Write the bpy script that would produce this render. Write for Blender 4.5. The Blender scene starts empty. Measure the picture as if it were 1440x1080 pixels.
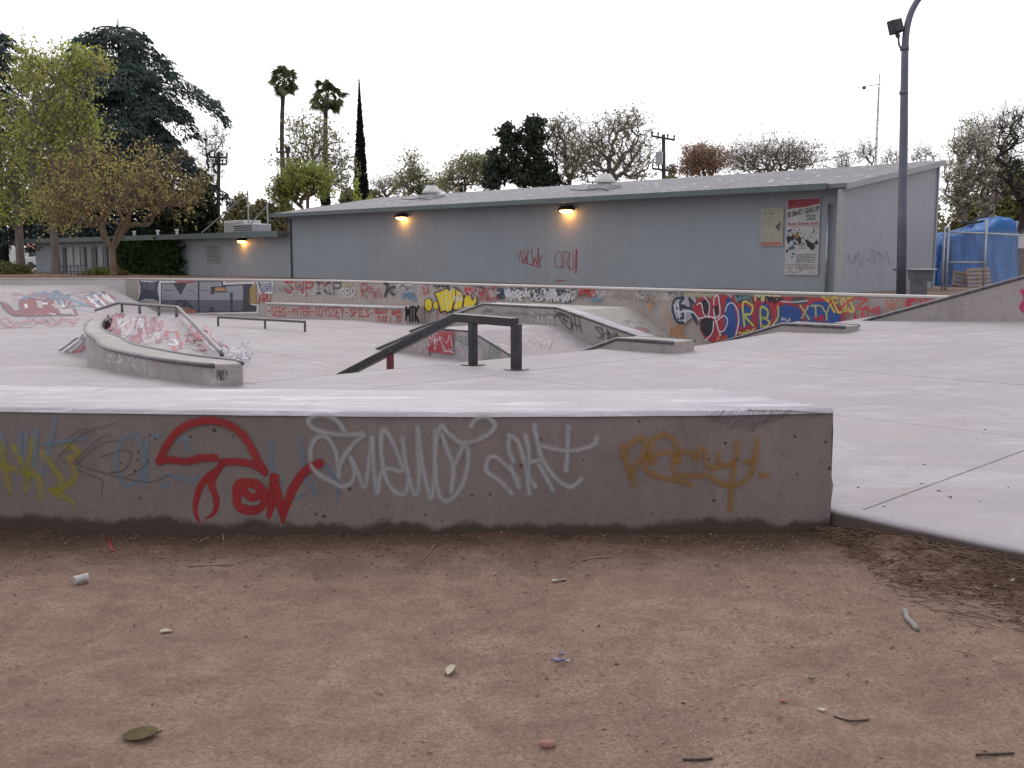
import bpy, math, random
import numpy as np
from mathutils import Vector, Matrix
random.seed(7)
RNG = np.random.default_rng(11)
SC = bpy.context.scene
COL = SC.collection
S = math.sqrt(.5)
# ------------------------------------------------------------------ camera model (measured from the photograph)
F, HZ, CZ = 1444., 362., 1.5
TH = math.atan((540 - HZ) / F); CT, ST = math.cos(TH), math.sin(TH)
def ray(px, py):
    a = (px - 720) / F; b = -(py - 540) / F
    return (a, CT + b * ST, -ST + b * CT)
def pz(px, py, z):
    d = ray(px, py); t = (z - CZ) / d[2]; return Vector((d[0] * t, d[1] * t, z))
def pY(px, py, Y):
    d = ray(px, py); t = Y / d[1]; return Vector((d[0] * t, Y, CZ + d[2] * t))
def pu(px, py, u):
    d = ray(px, py); t = u / ((d[0] + d[1]) * S); return Vector((d[0] * t, d[1] * t, CZ + d[2] * t))
def pv(px, py, v):
    d = ray(px, py); t = v / ((d[1] - d[0]) * S); return Vector((d[0] * t, d[1] * t, CZ + d[2] * t))
def pplane(px, py, p0, n):
    d = Vector(ray(px, py)); o = Vector((0, 0, CZ)); t = (Vector(p0) - o).dot(n) / d.dot(n); return o + d * t
def W(u, v, z): return Vector(((u - v) * S, (u + v) * S, z))      # the park's own grid runs at 45 degrees to the view
NU = Vector((-S, -S, 0)); NV = Vector((S, -S, 0))

# ------------------------------------------------------------------ materials
def new_mat(name):
    m = bpy.data.materials.new(name); m.use_nodes = True
    nt = m.node_tree; b = nt.nodes['Principled BSDF']
    return m, nt, b
class N:                                                             # tiny node-building helper
    def __init__(s, nt): s.nt = nt
    def node(s, t, **k):
        n = s.nt.nodes.new(t)
        for a, b in k.items(): setattr(n, a, b)
        return n
    def link(s, a, b): s.nt.links.new(a, b)
    def val(s, sock, v):
        if isinstance(v, (int, float, tuple, list)): sock.default_value = v
        else: s.link(v, sock)
    def pos(s): return s.node('ShaderNodeNewGeometry').outputs['Position']
    def scalev(s, vec, sc):
        n = s.node('ShaderNodeVectorMath', operation='MULTIPLY'); s.link(vec, n.inputs[0]); n.inputs[1].default_value = sc; return n.outputs[0]
    def dot(s, vec, d):
        n = s.node('ShaderNodeVectorMath', operation='DOT_PRODUCT'); s.link(vec, n.inputs[0]); n.inputs[1].default_value = d; return n.outputs['Value']
    def noise(s, vec, scale, detail=4, rough=.55, dist=0):
        n = s.node('ShaderNodeTexNoise'); s.link(vec, n.inputs['Vector'])
        n.inputs['Scale'].default_value = scale; n.inputs['Detail'].default_value = detail
        n.inputs['Roughness'].default_value = rough; n.inputs['Distortion'].default_value = dist
        return n.outputs['Fac']
    def vor(s, vec, scale, feature='F1'):
        n = s.node('ShaderNodeTexVoronoi', feature=feature); s.link(vec, n.inputs['Vector']); n.inputs['Scale'].default_value = scale
        return n.outputs['Distance']
    def m2(s, vec):
        n = s.node('ShaderNodeTexNoise'); s.link(vec, n.inputs['Vector']); n.inputs['Scale'].default_value = 9
        a = s.node('ShaderNodeVectorMath', operation='SCALE'); s.link(n.outputs['Color'], a.inputs[0]); a.inputs['Scale'].default_value = .05
        b = s.node('ShaderNodeVectorMath', operation='ADD'); s.link(vec, b.inputs[0]); s.link(a.outputs[0], b.inputs[1]); return b.outputs[0]
    def mr(s, v, a, b, c=0., d=1.):
        n = s.node('ShaderNodeMapRange'); s.link(v, n.inputs[0])
        for i, x in enumerate((a, b, c, d)): n.inputs[i + 1].default_value = x
        return n.outputs[0]
    def m(s, op, a, b=0., c=0.):
        n = s.node('ShaderNodeMath', operation=op)
        s.val(n.inputs[0], a); s.val(n.inputs[1], b); s.val(n.inputs[2], c); return n.outputs[0]
    def mix(s, f, a, b):
        n = s.node('ShaderNodeMix', data_type='RGBA'); s.val(n.inputs[0], f)
        for i, x in ((6, a), (7, b)):
            if isinstance(x, (tuple, list)): n.inputs[i].default_value = (*x[:3], 1)
            else: s.link(x, n.inputs[i])
        return n.outputs[2]
    def bump(s, h, strength, dist, bsdf):
        n = s.node('ShaderNodeBump'); n.inputs['Strength'].default_value = strength; n.inputs['Distance'].default_value = dist
        s.link(h, n.inputs['Height']); s.link(n.outputs[0], bsdf.inputs['Normal'])
def mottled(name, c1, c2, scale=4., rough=.85, fine=40., bump=.0, metallic=0., stretch=(1, 1, 1), lo=.35, hi=.65):
    m, nt, b = new_mat(name); k = N(nt); p = k.scalev(k.pos(), stretch)
    f = k.mr(k.noise(p, scale, 6), lo, hi); g = k.noise(p, fine, 3)
    c = k.mix(f, c1, c2); c = k.mix(k.mr(g, .3, .75, 0, .35), c, tuple(x * .6 for x in c1))
    k.link(c, b.inputs['Base Color']); b.inputs['Roughness'].default_value = rough; b.inputs['Metallic'].default_value = metallic
    if bump: k.bump(g, bump, .01, b)
    return m
def plain(name, c, rough=.6, metallic=0.):
    return mottled(name, c, tuple(x * .82 for x in c), 6., rough, 60., metallic=metallic)
def leafmat(name, c1, c2, c3=None, trans=.42):
    m, nt, b = new_mat(name); k = N(nt)
    r = k.node('ShaderNodeNewGeometry').outputs['Random Per Island']
    f2 = k.mr(k.noise(k.pos(), .7, 3), .35, .65)
    c = k.mix(r, c1, c2)
    if c3: c = k.mix(f2, c, c3)
    k.link(c, b.inputs['Base Color']); b.inputs['Roughness'].default_value = .7
    b.inputs['Specular IOR Level'].default_value = .2
    if trans:
        t = k.node('ShaderNodeBsdfTranslucent'); k.link(c, t.inputs['Color'])
        x = k.node('ShaderNodeMixShader'); x.inputs[0].default_value = trans
        k.link(b.outputs[0], x.inputs[1]); k.link(t.outputs[0], x.inputs[2])
        k.link(x.outputs[0], nt.nodes['Material Output'].inputs['Surface'])
    return m
def concrete(name, base, dark, joints=(), holes=False, low_band=None, scuff=0., white=0., rough=.8, streak=(1, 1, 1), tint=(.5, .36, .36), drips=0.):
    m, nt, b = new_mat(name); k = N(nt); p = k.pos()
    f = k.mr(k.noise(p, .55, 6, .6), .32, .7); g = k.noise(p, 9, 6, .65); h = k.noise(p, 70, 3)
    c = k.mix(f, base, dark); c = k.mix(k.mr(g, .45, .8, 0, .4), c, tuple(x * .78 for x in dark))
    c = k.mix(k.mr(k.noise(p, .9, 3), .5, .8, 0, .3), c, tint)
    c = k.mix(k.mr(h, .35, .8, 0, .28), c, tuple(x * .55 for x in dark))
    if white:
        q = k.scalev(p, streak); w = k.mr(k.noise(q, 2.2, 8, .7, 1.2), .5, .72, 0, white); c = k.mix(w, c, (.78, .77, .82))
    if scuff:
        q = k.scalev(p, (1.3, .35, 1)); w = k.mr(k.noise(q, 3.1, 8, .75, 2.), .6, .75, 0, scuff); c = k.mix(w, c, tuple(x * .45 for x in dark))
    if low_band and holes:
        c = k.mix(k.mr(k.noise(p, 1.6, 8, .7, .8), .5, .74, 0, .5), c, tuple(x * .62 for x in dark)); c = k.mix(k.mr(k.noise(k.scalev(p, (3, 3, .7)), 2.1, 6, .7), .52, .75, 0, .35), c, tuple(x * 1.25 for x in base))
    if holes:
        v = k.vor(k.m2(p), 15); q = k.noise(p, 3.5, 2); v2 = k.mr(v, .1, .17, 1, 0)
        w = k.m('MULTIPLY', v2, k.mr(q, .5, .56)); c = k.mix(w, c, (.03, .025, .025))
        v3 = k.mr(k.vor(p, 34), .1, .2, .8, 0); c = k.mix(k.m('MULTIPLY', v3, k.mr(k.noise(p, 6, 2), .5, .6)), c, (.05, .04, .04))
    if drips:
        q = k.scalev(p, (5, 5, .5)); w = k.mr(k.noise(q, 1.6, 5, .6), .55, .75, 0, drips); c = k.mix(w, c, tuple(x * .5 for x in dark))
    if low_band:
        z0, z1, sc = low_band[:3]; sep = k.node('ShaderNodeSeparateXYZ'); k.link(p, sep.inputs[0])
        zz = k.m('ADD', sep.outputs[2], k.m('MULTIPLY', k.m('SUBTRACT', k.noise(k.scalev(p, (1, 1, .6)), 2.2, 9, .72), .5), -low_band[3]))
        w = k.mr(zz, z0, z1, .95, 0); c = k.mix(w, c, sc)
    if joints:
        u = k.dot(p, (S, S, 0)); v = k.dot(p, (-S, S, 0)); jit = k.m('MULTIPLY', k.m('SUBTRACT', k.noise(p, 6, 3), .5), .012)
        tot = None
        for ax, val, w, lo, hi in joints:
            a, o = (u, v) if ax == 'u' else (v, u)
            t = k.m('COMPARE', k.m('ADD', a, jit), val, w)
            t = k.m('MULTIPLY', t, k.m('MULTIPLY', k.m('GREATER_THAN', o, lo), k.m('LESS_THAN', o, hi)))
            tot = t if tot is None else k.m('MAXIMUM', tot, t)
        c = k.mix(k.m('MULTIPLY', tot, k.mr(g, .2, .6, .5, .95)), c, tuple(x * .3 for x in dark))
    k.link(c, b.inputs['Base Color']); b.inputs['Roughness'].default_value = rough
    k.bump(k.m('ADD', k.m('MULTIPLY', g, .6), h), .25, .006, b)
    return m
_paint = {}
def paint(col, op=.95, soft=.35, patch=0.):
    key = (col, op, soft, patch)
    if key in _paint: return _paint[key]
    m, nt, b = new_mat('spray_paint'); k = N(nt)
    uv = k.node('ShaderNodeUVMap').outputs[0]; sep = k.node('ShaderNodeSeparateXYZ'); k.link(uv, sep.inputs[0])
    a = k.m('SUBTRACT', 1., k.m('MINIMUM', sep.outputs[0], 1.)); v = sep.outputs[1]
    r = k.m('SQRT', k.m('ADD', k.m('MULTIPLY', a, a), k.m('MULTIPLY', v, v)))
    p = k.pos(); n = k.noise(p, 28, 5, .7)
    r = k.m('ADD', r, k.m('MULTIPLY', k.m('SUBTRACT', n, .5), soft))
    al = k.mr(r, 1 - soft, 1., op, 0)
    al = k.m('MULTIPLY', al, k.mr(k.noise(p, 11, 6, .7), .25, .5, .75 - patch, 1.))
    k.link(al, b.inputs['Alpha'])
    c = k.mix(k.mr(k.noise(p, 6, 4), .3, .7), col, tuple(x * .8 for x in col)); k.link(c, b.inputs['Base Color'])
    b.inputs['Roughness'].default_value = .6
    _paint[key] = m; return m

# ------------------------------------------------------------------ mesh helpers
class MB:
    def __init__(s): s.v = []; s.f = []; s.m = []; s.uv = []; s.hasuv = False
    def add(s, vs, fs, mi=0, uv=None):
        o = len(s.v); s.v += [tuple(x) for x in vs]
        s.f += [tuple(i + o for i in f) for f in fs]; s.m += [mi] * len(fs)
        if uv is not None: s.hasuv = True; s.uv += list(uv)
        else: s.uv += [(1., 0.)] * len(vs)
        return s
    def box(s, c, sx, sy, sz, rot=0., mi=0, tilt=None):             # centre of base, sizes, rotation about z
        cr, sr = math.cos(rot), math.sin(rot); vs = []
        for z in (0, sz):
            for x, y in ((-1, -1), (1, -1), (1, 1), (-1, 1)):
                a, b_ = x * sx / 2, y * sy / 2; q = Vector((a, b_, z))
                if tilt: q = tilt @ q
                vs.append((c[0] + q.x * cr - q.y * sr, c[1] + q.x * sr + q.y * cr, c[2] + q.z))
        return s.add(vs, [(3, 2, 1, 0), (4, 5, 6, 7), (0, 1, 5, 4), (1, 2, 6, 5), (2, 3, 7, 6), (3, 0, 4, 7)], mi)
    def ubox(s, u0, u1, v0, v1, z0, z1, mi=0):
        q = [W(u, v, z) for z in (z0, z1) for u, v in ((u0, v0), (u1, v0), (u1, v1), (u0, v1))]
        return s.add(q, [(0, 1, 2, 3), (7, 6, 5, 4), (4, 5, 1, 0), (5, 6, 2, 1), (6, 7, 3, 2), (7, 4, 0, 3)], mi)
    def loft(s, rings, closed=True, caps=True, mi=0):
        n = len(rings[0]); vs = [p for r in rings for p in r]; fs = []
        for i in range(len(rings) - 1):
            for j in range(n if closed else n - 1):
                a = i * n + j; b_ = i * n + (j + 1) % n; fs.append((a, b_, b_ + n, a + n))
        if caps and closed: fs += [tuple(range(n))[::-1], tuple(range((len(rings) - 1) * n, len(rings) * n))]
        return s.add(vs, fs, mi)
    def prism(s, poly, vec, mi=0):
        v = Vector(vec); return s.loft([[Vector(p) for p in poly], [Vector(p) + v for p in poly]], mi=mi)
    def tube(s, pts, r, n=8, mi=0, square=False, caps=True):
        pts = [Vector(p) for p in pts]; rings = []; up = Vector((0, 0, 1)); prev = None
        for i, p in enumerate(pts):
            a = (pts[i] - pts[i - 1]).normalized() if i else None; c = (pts[i + 1] - pts[i]).normalized() if i < len(pts) - 1 else None
            t = ((a or c) + (c or a)).normalized()
            if prev is None:
                x = t.cross(up);  x = t.cross(Vector((1, 0, 0))) if x.length < .05 else x
            else: x = prev - t * prev.dot(t)
            x.normalize(); prev = x; y = t.cross(x); rr = r[i] if isinstance(r, (list, tuple)) else r
            k = 1.
            if a and c: k = 1 / max(.5, math.sqrt((1 + a.dot(c)) / 2))
            rings.append([p + (x * math.cos(q) + y * math.sin(q)) * rr * (k if square else 1) for q in [2 * math.pi * (j + (.5 if square else 0)) / n for j in range(n)]])
        return s.loft(rings, caps=caps, mi=mi)
    def build(s, name, mats, parent=None, smooth=False, bevel=0., segs=2):
        me = bpy.data.meshes.new(name); me.from_pydata(s.v, [], s.f)
        mats = mats if isinstance(mats, (list, tuple)) else [mats]
        for m in mats: me.materials.append(m)
        if len(mats) > 1: me.polygons.foreach_set('material_index', s.m)
        if s.hasuv:
            l = me.uv_layers.new(name='UVMap'); idx = np.empty(len(me.loops), 'i'); me.loops.foreach_get('vertex_index', idx)
            l.data.foreach_set('uv', np.array(s.uv, 'f')[idx].ravel())
        return link(name, me, parent, smooth, bevel, segs)
def link(name, me, parent=None, smooth=False, bevel=0., segs=2):
    me.validate(); me.update()
    if not smooth is False: me.polygons.foreach_set('use_smooth', [True] * len(me.polygons))
    o = bpy.data.objects.new(name, me); COL.objects.link(o)
    if parent:
        o.parent = parent; o.matrix_parent_inverse = PINV.get(parent.name, Matrix())
    if bevel:
        b = o.modifiers.new('bevel', 'BEVEL'); b.width = bevel; b.segments = segs; b.limit_method = 'ANGLE'; b.angle_limit = .6
        b.use_clamp_overlap = True
    return o
PINV = {}
def thing(name, loc, label, cat, group=None):
    o = bpy.data.objects.new(name, None); COL.objects.link(o); o.empty_display_size = .2
    o.location = loc; o['label'] = label; o['category'] = cat
    if group: o['group'] = group
    PINV[o.name] = Matrix.Translation(-Vector(loc))
    return o
def tag(o, label, cat, group=None):
    o['label'] = label; o['category'] = cat
    if group: o['group'] = group
    return o
def struct(o, kind='structure'): o['kind'] = kind; return o
def npmesh(name, v, f, mats, parent=None, smooth=False, uvq=None):
    me = bpy.data.meshes.new(name); v = np.ascontiguousarray(v, 'f'); f = np.ascontiguousarray(f, 'i'); k = f.shape[1]
    me.vertices.add(len(v)); me.vertices.foreach_set('co', v.ravel())
    me.loops.add(f.size); me.loops.foreach_set('vertex_index', f.ravel())
    me.polygons.add(len(f)); me.polygons.foreach_set('loop_start', np.arange(0, f.size, k, dtype='i'))
    try: me.polygons.foreach_set('loop_total', np.full(len(f), k, 'i'))
    except Exception: pass
    me.update(calc_edges=True)
    for m in (mats if isinstance(mats, list) else [mats]): me.materials.append(m)
    return link(name, me, parent, smooth)
def setlabel(o, label): o['label'] = label; return o
def smooth_path(pts, k=6):
    P = [Vector(p) for p in pts]
    if len(P) < 3: return P
    out = []
    for i in range(len(P) - 1):
        a, b, c, d = P[max(i - 1, 0)], P[i], P[i + 1], P[min(i + 2, len(P) - 1)]
        for j in range(k):
            t = j / k; out.append(.5 * ((2 * b) + (c - a) * t + (2 * a - 5 * b + 4 * c - d) * t * t + (3 * b - a - 3 * c + d) * t ** 3))
    return out + [P[-1]]
def vnoise(x, y, seed=0):                                            # vectorised value noise
    r = np.random.default_rng(seed).random((256, 256)); xi = np.floor(x).astype(int); yi = np.floor(y).astype(int)
    fx = x - xi; fy = y - yi; fx = fx * fx * (3 - 2 * fx); fy = fy * fy * (3 - 2 * fy)
    g = lambda a, b: r[a % 256, b % 256]
    return (g(xi, yi) * (1 - fx) + g(xi + 1, yi) * fx) * (1 - fy) + (g(xi, yi + 1) * (1 - fx) + g(xi + 1, yi + 1) * fx) * fy

# ------------------------------------------------------------------ graffiti
FONT = {
 'A': '00 51 10|24 84', 'B': '00 01 61 9.8 65 05 9.4 9.2 60 00', 'C': '9.9 51 0.6 0.3 50 9.1', 'D': '00 01 51 95 50 00', 'E': '90 00 01 91|05 75',
 'F': '00 01 91|05 75', 'G': '9.9 41 05 40 9.2 9.5 55', 'H': '00 01|90 91|05 95', 'I': '50 51|20 80|21 81', 'J': '81 8.2 40 0.2', 'K': '00 01|91 05 90',
 'L': '01 00 90', 'M': '00 11 54 91 X0', 'N': '00 01 90 91', 'O': '51 05 50 95 51', 'P': '00 01 71 9.8 75 05', 'Q': '51 05 50 95 51|53 X0', 'R': '00 01 71 9.8 75 05 90',
 'S': '9.8 51 0.8 55 9.2 50 0.2', 'T': '50 51|01 X1', 'U': '01 0.2 50 9.2 91', 'V': '01 50 91', 'W': '01 20 56 80 X1', 'X': '00 91|01 90', 'Y': '01 55 91|55 50',
 'Z': '01 91 00 90', '!': '51 53|5.05 50', '.': '30 5.05', '2': '0.8 51 9.8 00 90', '5': '91 01 05 75 9.2 50 0.1', '"': '31 3.8|61 6.8', '-': '15 85', '3': '0.9 51 9.8 55 9.2 50 0.1'}
def _glyph(ch):
    out = []
    for st in FONT.get(ch, '').split('|'):
        pts = []
        for t in st.split():
            x = 1. if t[0] == 'X' else int(t[0]) / 10; y = t[1:]
            y = 1. if y == '1' else (0. if y == '0' else (float('0' + y) if y[0] == '.' else int(y) / 10))
            pts.append((x, y))
        if pts: out.append(pts)
    return out
CURVY = set('BCDGJOPQRSU235')
def textstrokes(txt, quad, jitter=.05, seed=1):                     # quad: TL TR BR BL in photo pixels
    rr = random.Random(seed); out = []; n = len(txt)
    def Q(x, y):
        a = Vector(quad[0]).lerp(Vector(quad[1]), x); b = Vector(quad[3]).lerp(Vector(quad[2]), x); return b.lerp(a, y)
    for i, ch in enumerate(txt):
        for st in _glyph(ch):
            p = [Q((i + .08 + .8 * x + rr.uniform(-jitter, jitter)) / n, y + rr.uniform(-jitter, jitter)) for x, y in st]
            out.append((p, ch in CURVY))
    return out
class Graf:
    """paint lying on one surface: mapf turns a photo position into the point of the surface it lies on"""
    def __init__(s, parent, mapf, normal, base=.003, step=.0012): s.p = parent; s.f = mapf; s.n = normal; s.off = base; s.step = step
    def nrm(s, p): return s.n(p) if callable(s.n) else s.n
    def piece(s, label=None): s.items = []; s.mats = []; s.lab = label; return s
    def mi(s, m):
        if m not in s.mats: s.mats.append(m)
        return s.mats.index(m)
    def stroke(s, pts, col, w, op=.95, soft=.35, curvy=True, patch=0.):
        P = smooth_path([(q[0], q[1], 0) for q in pts], 6) if curvy else [Vector((q[0], q[1], 0)) for q in pts]
        if not curvy:
            R = []
            for a, b in zip(P, P[1:]): R += [a.lerp(b, t / 4) for t in range(4)]
            P = R + [P[-1]]
        P = [Vector(s.f(q.x, q.y)) for q in P]
        if len(P) < 2: return s
        P[0] = P[0] + (P[0] - P[1]).normalized() * w * .4; P[-1] = P[-1] + (P[-1] - P[-2]).normalized() * w * .4
        d = [0.]
        for a, b in zip(P, P[1:]): d.append(d[-1] + (b - a).length)
        L = d[-1]; Q = []
        for i, p in enumerate(P):                                   # keep a full half-width ramp near both ends
            Q.append((p, d[i]))
            if i < len(P) - 1:
                for e in (w / 2, L - w / 2):
                    if d[i] < e < d[i + 1]: Q.append((p.lerp(P[i + 1], (e - d[i]) / (d[i + 1] - d[i])), e))
        Q.sort(key=lambda t: t[1]); vs, uv, fs = [], [], []
        s.off += s.step * .12
        for i, (p, dd) in enumerate(Q):
            a = Q[max(i - 1, 0)][0]; b = Q[min(i + 1, len(Q) - 1)][0]; t = (b - a)
            if t.length < 1e-6: t = Vector((0, 0, 1))
            n = s.nrm(p); x = n.cross(t.normalized()).normalized() * w / 2; o = n * s.off; e = min(dd, L - dd) / (w / 2)
            vs += [p - x + o, p + o, p + x + o]; uv += [(e, -1.), (e, 0.), (e, 1.)]
        for i in range(len(Q) - 1):
            a = 3 * i; fs += [(a, a + 1, a + 4, a + 3), (a + 1, a + 2, a + 5, a + 4)]
        s.items.append((vs, fs, s.mi(paint(col, op, soft, patch)), uv)); return s
    def text(s, txt, quad, col, w, op=.95, soft=.35, seed=1, jitter=.05):
        for p, c in textstrokes(txt, quad, jitter, seed): s.stroke(p, col, w, op, soft, c)
        return s
    def fill(s, poly, col, op=.95, patch=.1):
        s.off += s.step * .3; P = [Vector(s.f(*q)) for q in poly]; P = [p + s.nrm(p) * s.off for p in P]
        s.items.append((P, [tuple(range(len(P)))], s.mi(paint(col, op, .35, patch)), [(1., 0.)] * len(P))); return s
    def blob(s, cx, cy, rx, ry, col, op=.95, n=18, seed=0, rough=.12):
        rr = random.Random(seed); return s.fill([(cx + rx * (1 + rr.uniform(-rough, rough)) * math.cos(a), cy + ry * (1 + rr.uniform(-rough, rough)) * math.sin(a)) for a in [2 * math.pi * i / n for i in range(n)]], col, op)
    def scribble(s, x0, y0, x1, y1, col, w, n=3, op=.9, seed=0, k=9):
        rr = random.Random(seed)
        for j in range(n):
            pts = []; x = x0
            for i in range(k):
                x = x0 + (x1 - x0) * (i + rr.uniform(-.6, .6)) / (k - 1)
                pts.append((x, rr.uniform(y0, y1)))
            s.stroke(pts, col, w, op)
        return s
    def done(s):
        s.off += s.step; n = len(s.items)                            # strokes far from the others become a part of their own
        lo = [Vector([min(p[i] for p in it[0]) for i in range(3)]) for it in s.items]; hi = [Vector([max(p[i] for p in it[0]) for i in range(3)]) for it in s.items]
        size = [max(h - l) for l, h in zip(lo, hi)]; root = list(range(n))
        def find(i):
            while root[i] != i: i = root[i]
            return i
        for i in range(n):
            for j in range(i):
                g = Vector([max(0, lo[i][k] - hi[j][k], lo[j][k] - hi[i][k]) for k in range(3)]).length
                if g <= max(.02, .48 * max(size[i], size[j])): root[find(i)] = find(j)
        by = {}
        for i in range(n): by.setdefault(find(i), []).append(i)
        for ids in by.values():
            mb = MB(); used = sorted({s.items[i][2] for i in ids})
            for i in ids: it = s.items[i]; mb.add(it[0], it[1], used.index(it[2]), it[3])
            mb.hasuv = True; o = mb.build('graffiti', [s.mats[k] for k in used], s.p)
            if s.lab: o['label'] = s.lab
def zm(x0, y0, k): return lambda pts: [(x0 + a / k, y0 + b / k) for a, b in pts]
RED = (.5, .03, .035); DRED = (.28, .012, .015); BLK = (.025, .025, .035); WHT = (.72, .72, .76); YEL = (.72, .55, .02); BLU = (.03, .1, .4); PBLU = (.14, .25, .36)
ORG = (.62, .17, .03); SIL = (.38, .39, .43); GRN = (.05, .22, .12); PINK = (.6, .22, .24); GOLD = (.33, .16, .02); PUR = (.2, .1, .3); CYA = (.2, .45, .6)

# ------------------------------------------------------------------ world, sun, camera
def make_world():
    w = bpy.data.worlds.new('World'); SC.world = w; w.use_nodes = True; nt = w.node_tree; k = N(nt); bg = nt.nodes['Background']
    sky = k.node('ShaderNodeTexSky', sky_type='NISHITA', sun_disc=False); sky.sun_elevation = math.radians(38); sky.sun_rotation = math.radians(-12)
    sky.dust_density = 3.; sky.air_density = 1.; sky.ozone_density = 1.
    tc = k.node('ShaderNodeTexCoord').outputs['Generated']; sep = k.node('ShaderNodeSeparateXYZ'); k.link(tc, sep.inputs[0])
    front = k.mr(sep.outputs[1], -1., .9, .62, 1.1)                 # the cloud deck is brightest where the sun stands behind it
    high = k.mr(sep.outputs[2], 0., 1., 1., .92)
    cl = k.mr(k.noise(tc, 2.2, 5, .6), .3, .75, .93, 1.08)
    lum = k.m('MULTIPLY', k.m('MULTIPLY', front, high), k.m('MULTIPLY', cl, 13.))
    comb = k.node('ShaderNodeCombineXYZ')
    for i, t in enumerate((.975, .965, 1.01)): k.link(k.m('MULTIPLY', lum, t), comb.inputs[i])
    mix = k.node('ShaderNodeMix', data_type='RGBA'); mix.inputs[0].default_value = .93
    k.link(sky.outputs[0], mix.inputs[6]); k.link(comb.outputs[0], mix.inputs[7])
    k.link(mix.outputs[2], bg.inputs['Color']); bg.inputs['Strength'].default_value = .1
    l = bpy.data.lights.new('sun', 'SUN'); l.energy = .7; l.angle = math.radians(25); l.color = (1, .95, .9)
    o = bpy.data.objects.new('sun', l); COL.objects.link(o)
    el, az = math.radians(38), math.radians(12)
    d = Vector((math.sin(-az) * math.cos(el), math.cos(az) * math.cos(el), math.sin(el)))
    o.rotation_euler = (-d).to_track_quat('-Z', 'Y').to_euler(); o.location = (0, 0, 30)
    c = bpy.data.cameras.new('camera'); c.sensor_width = 36; c.lens = 36 * F / 1440; c.clip_end = 2000; c.clip_start = .05
    o = bpy.data.objects.new('camera', c); COL.objects.link(o); o.location = (0, 0, CZ); o.rotation_euler = (math.pi / 2 - TH, 0, 0)
    SC.camera = o
    v = SC.view_settings; v.view_transform = 'Standard'; v.look = 'None'; v.exposure = .22; v.gamma = 1
make_world()

# ------------------------------------------------------------------ materials of the place
JO = [('v', 8.76, .011, 5.2, 11.9), ('v', 2.56, .009, 5.1, 30), ('u', 11.85, .010, -8, 8.6), ('v', 10.1, .012, 5.7, 12.2), ('u', 8.4, .007, 2.56, 8.76), ('v', -3., .01, 5, 30),
      ('u', 15.9, .012, 11, 30), ('u', 11.2, .012, 12, 26), ('v', 22.3, .014, 8, 19), ('v', 17.6, .014, 6, 19)]
M_floor = concrete('deck_concrete', (.37, .336, .354), (.306, .276, .294), JO, scuff=.4, white=.18, streak=(.5, .9, 1), tint=(.42, .33, .345))
M_ledge = concrete('ledge_concrete', (.215, .177, .168), (.15, .119, .116), holes=True, low_band=(.05, .085, (.046, .031, .022), .26), tint=(.24, .19, .17))  # dark soil stain along the foot of the face
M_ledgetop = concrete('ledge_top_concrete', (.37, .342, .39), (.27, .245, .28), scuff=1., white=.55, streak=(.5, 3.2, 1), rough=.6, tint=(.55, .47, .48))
M_wall = concrete('wall_concrete', (.42, .375, .345), (.335, .295, .27), tint=(.45, .36, .3), drips=.3)
M_cap = concrete('wall_cap_concrete', (.62, .59, .585), (.54, .51, .51), tint=(.6, .52, .5))
M_ramp = concrete('ramp_concrete', (.385, .345, .36), (.305, .27, .285), scuff=.5, white=.3, tint=(.46, .32, .32))
M_side = concrete('ledge_side_concrete', (.37, .33, .315), (.28, .25, .235), holes=True, tint=(.36, .3, .27), drips=.4)
M_steel = mottled('steel_coping', (.075, .07, .085), (.15, .14, .155), 8, .4, 60, metallic=.5)
M_black = mottled('black_paint_steel', (.022, .021, .026), (.055, .05, .06), 9, .42, 70, metallic=.15, stretch=(1, 1, 1), lo=.45, hi=.8)
M_redsteel = plain('red_steel', (.13, .012, .02), .5)
M_soil = None

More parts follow.
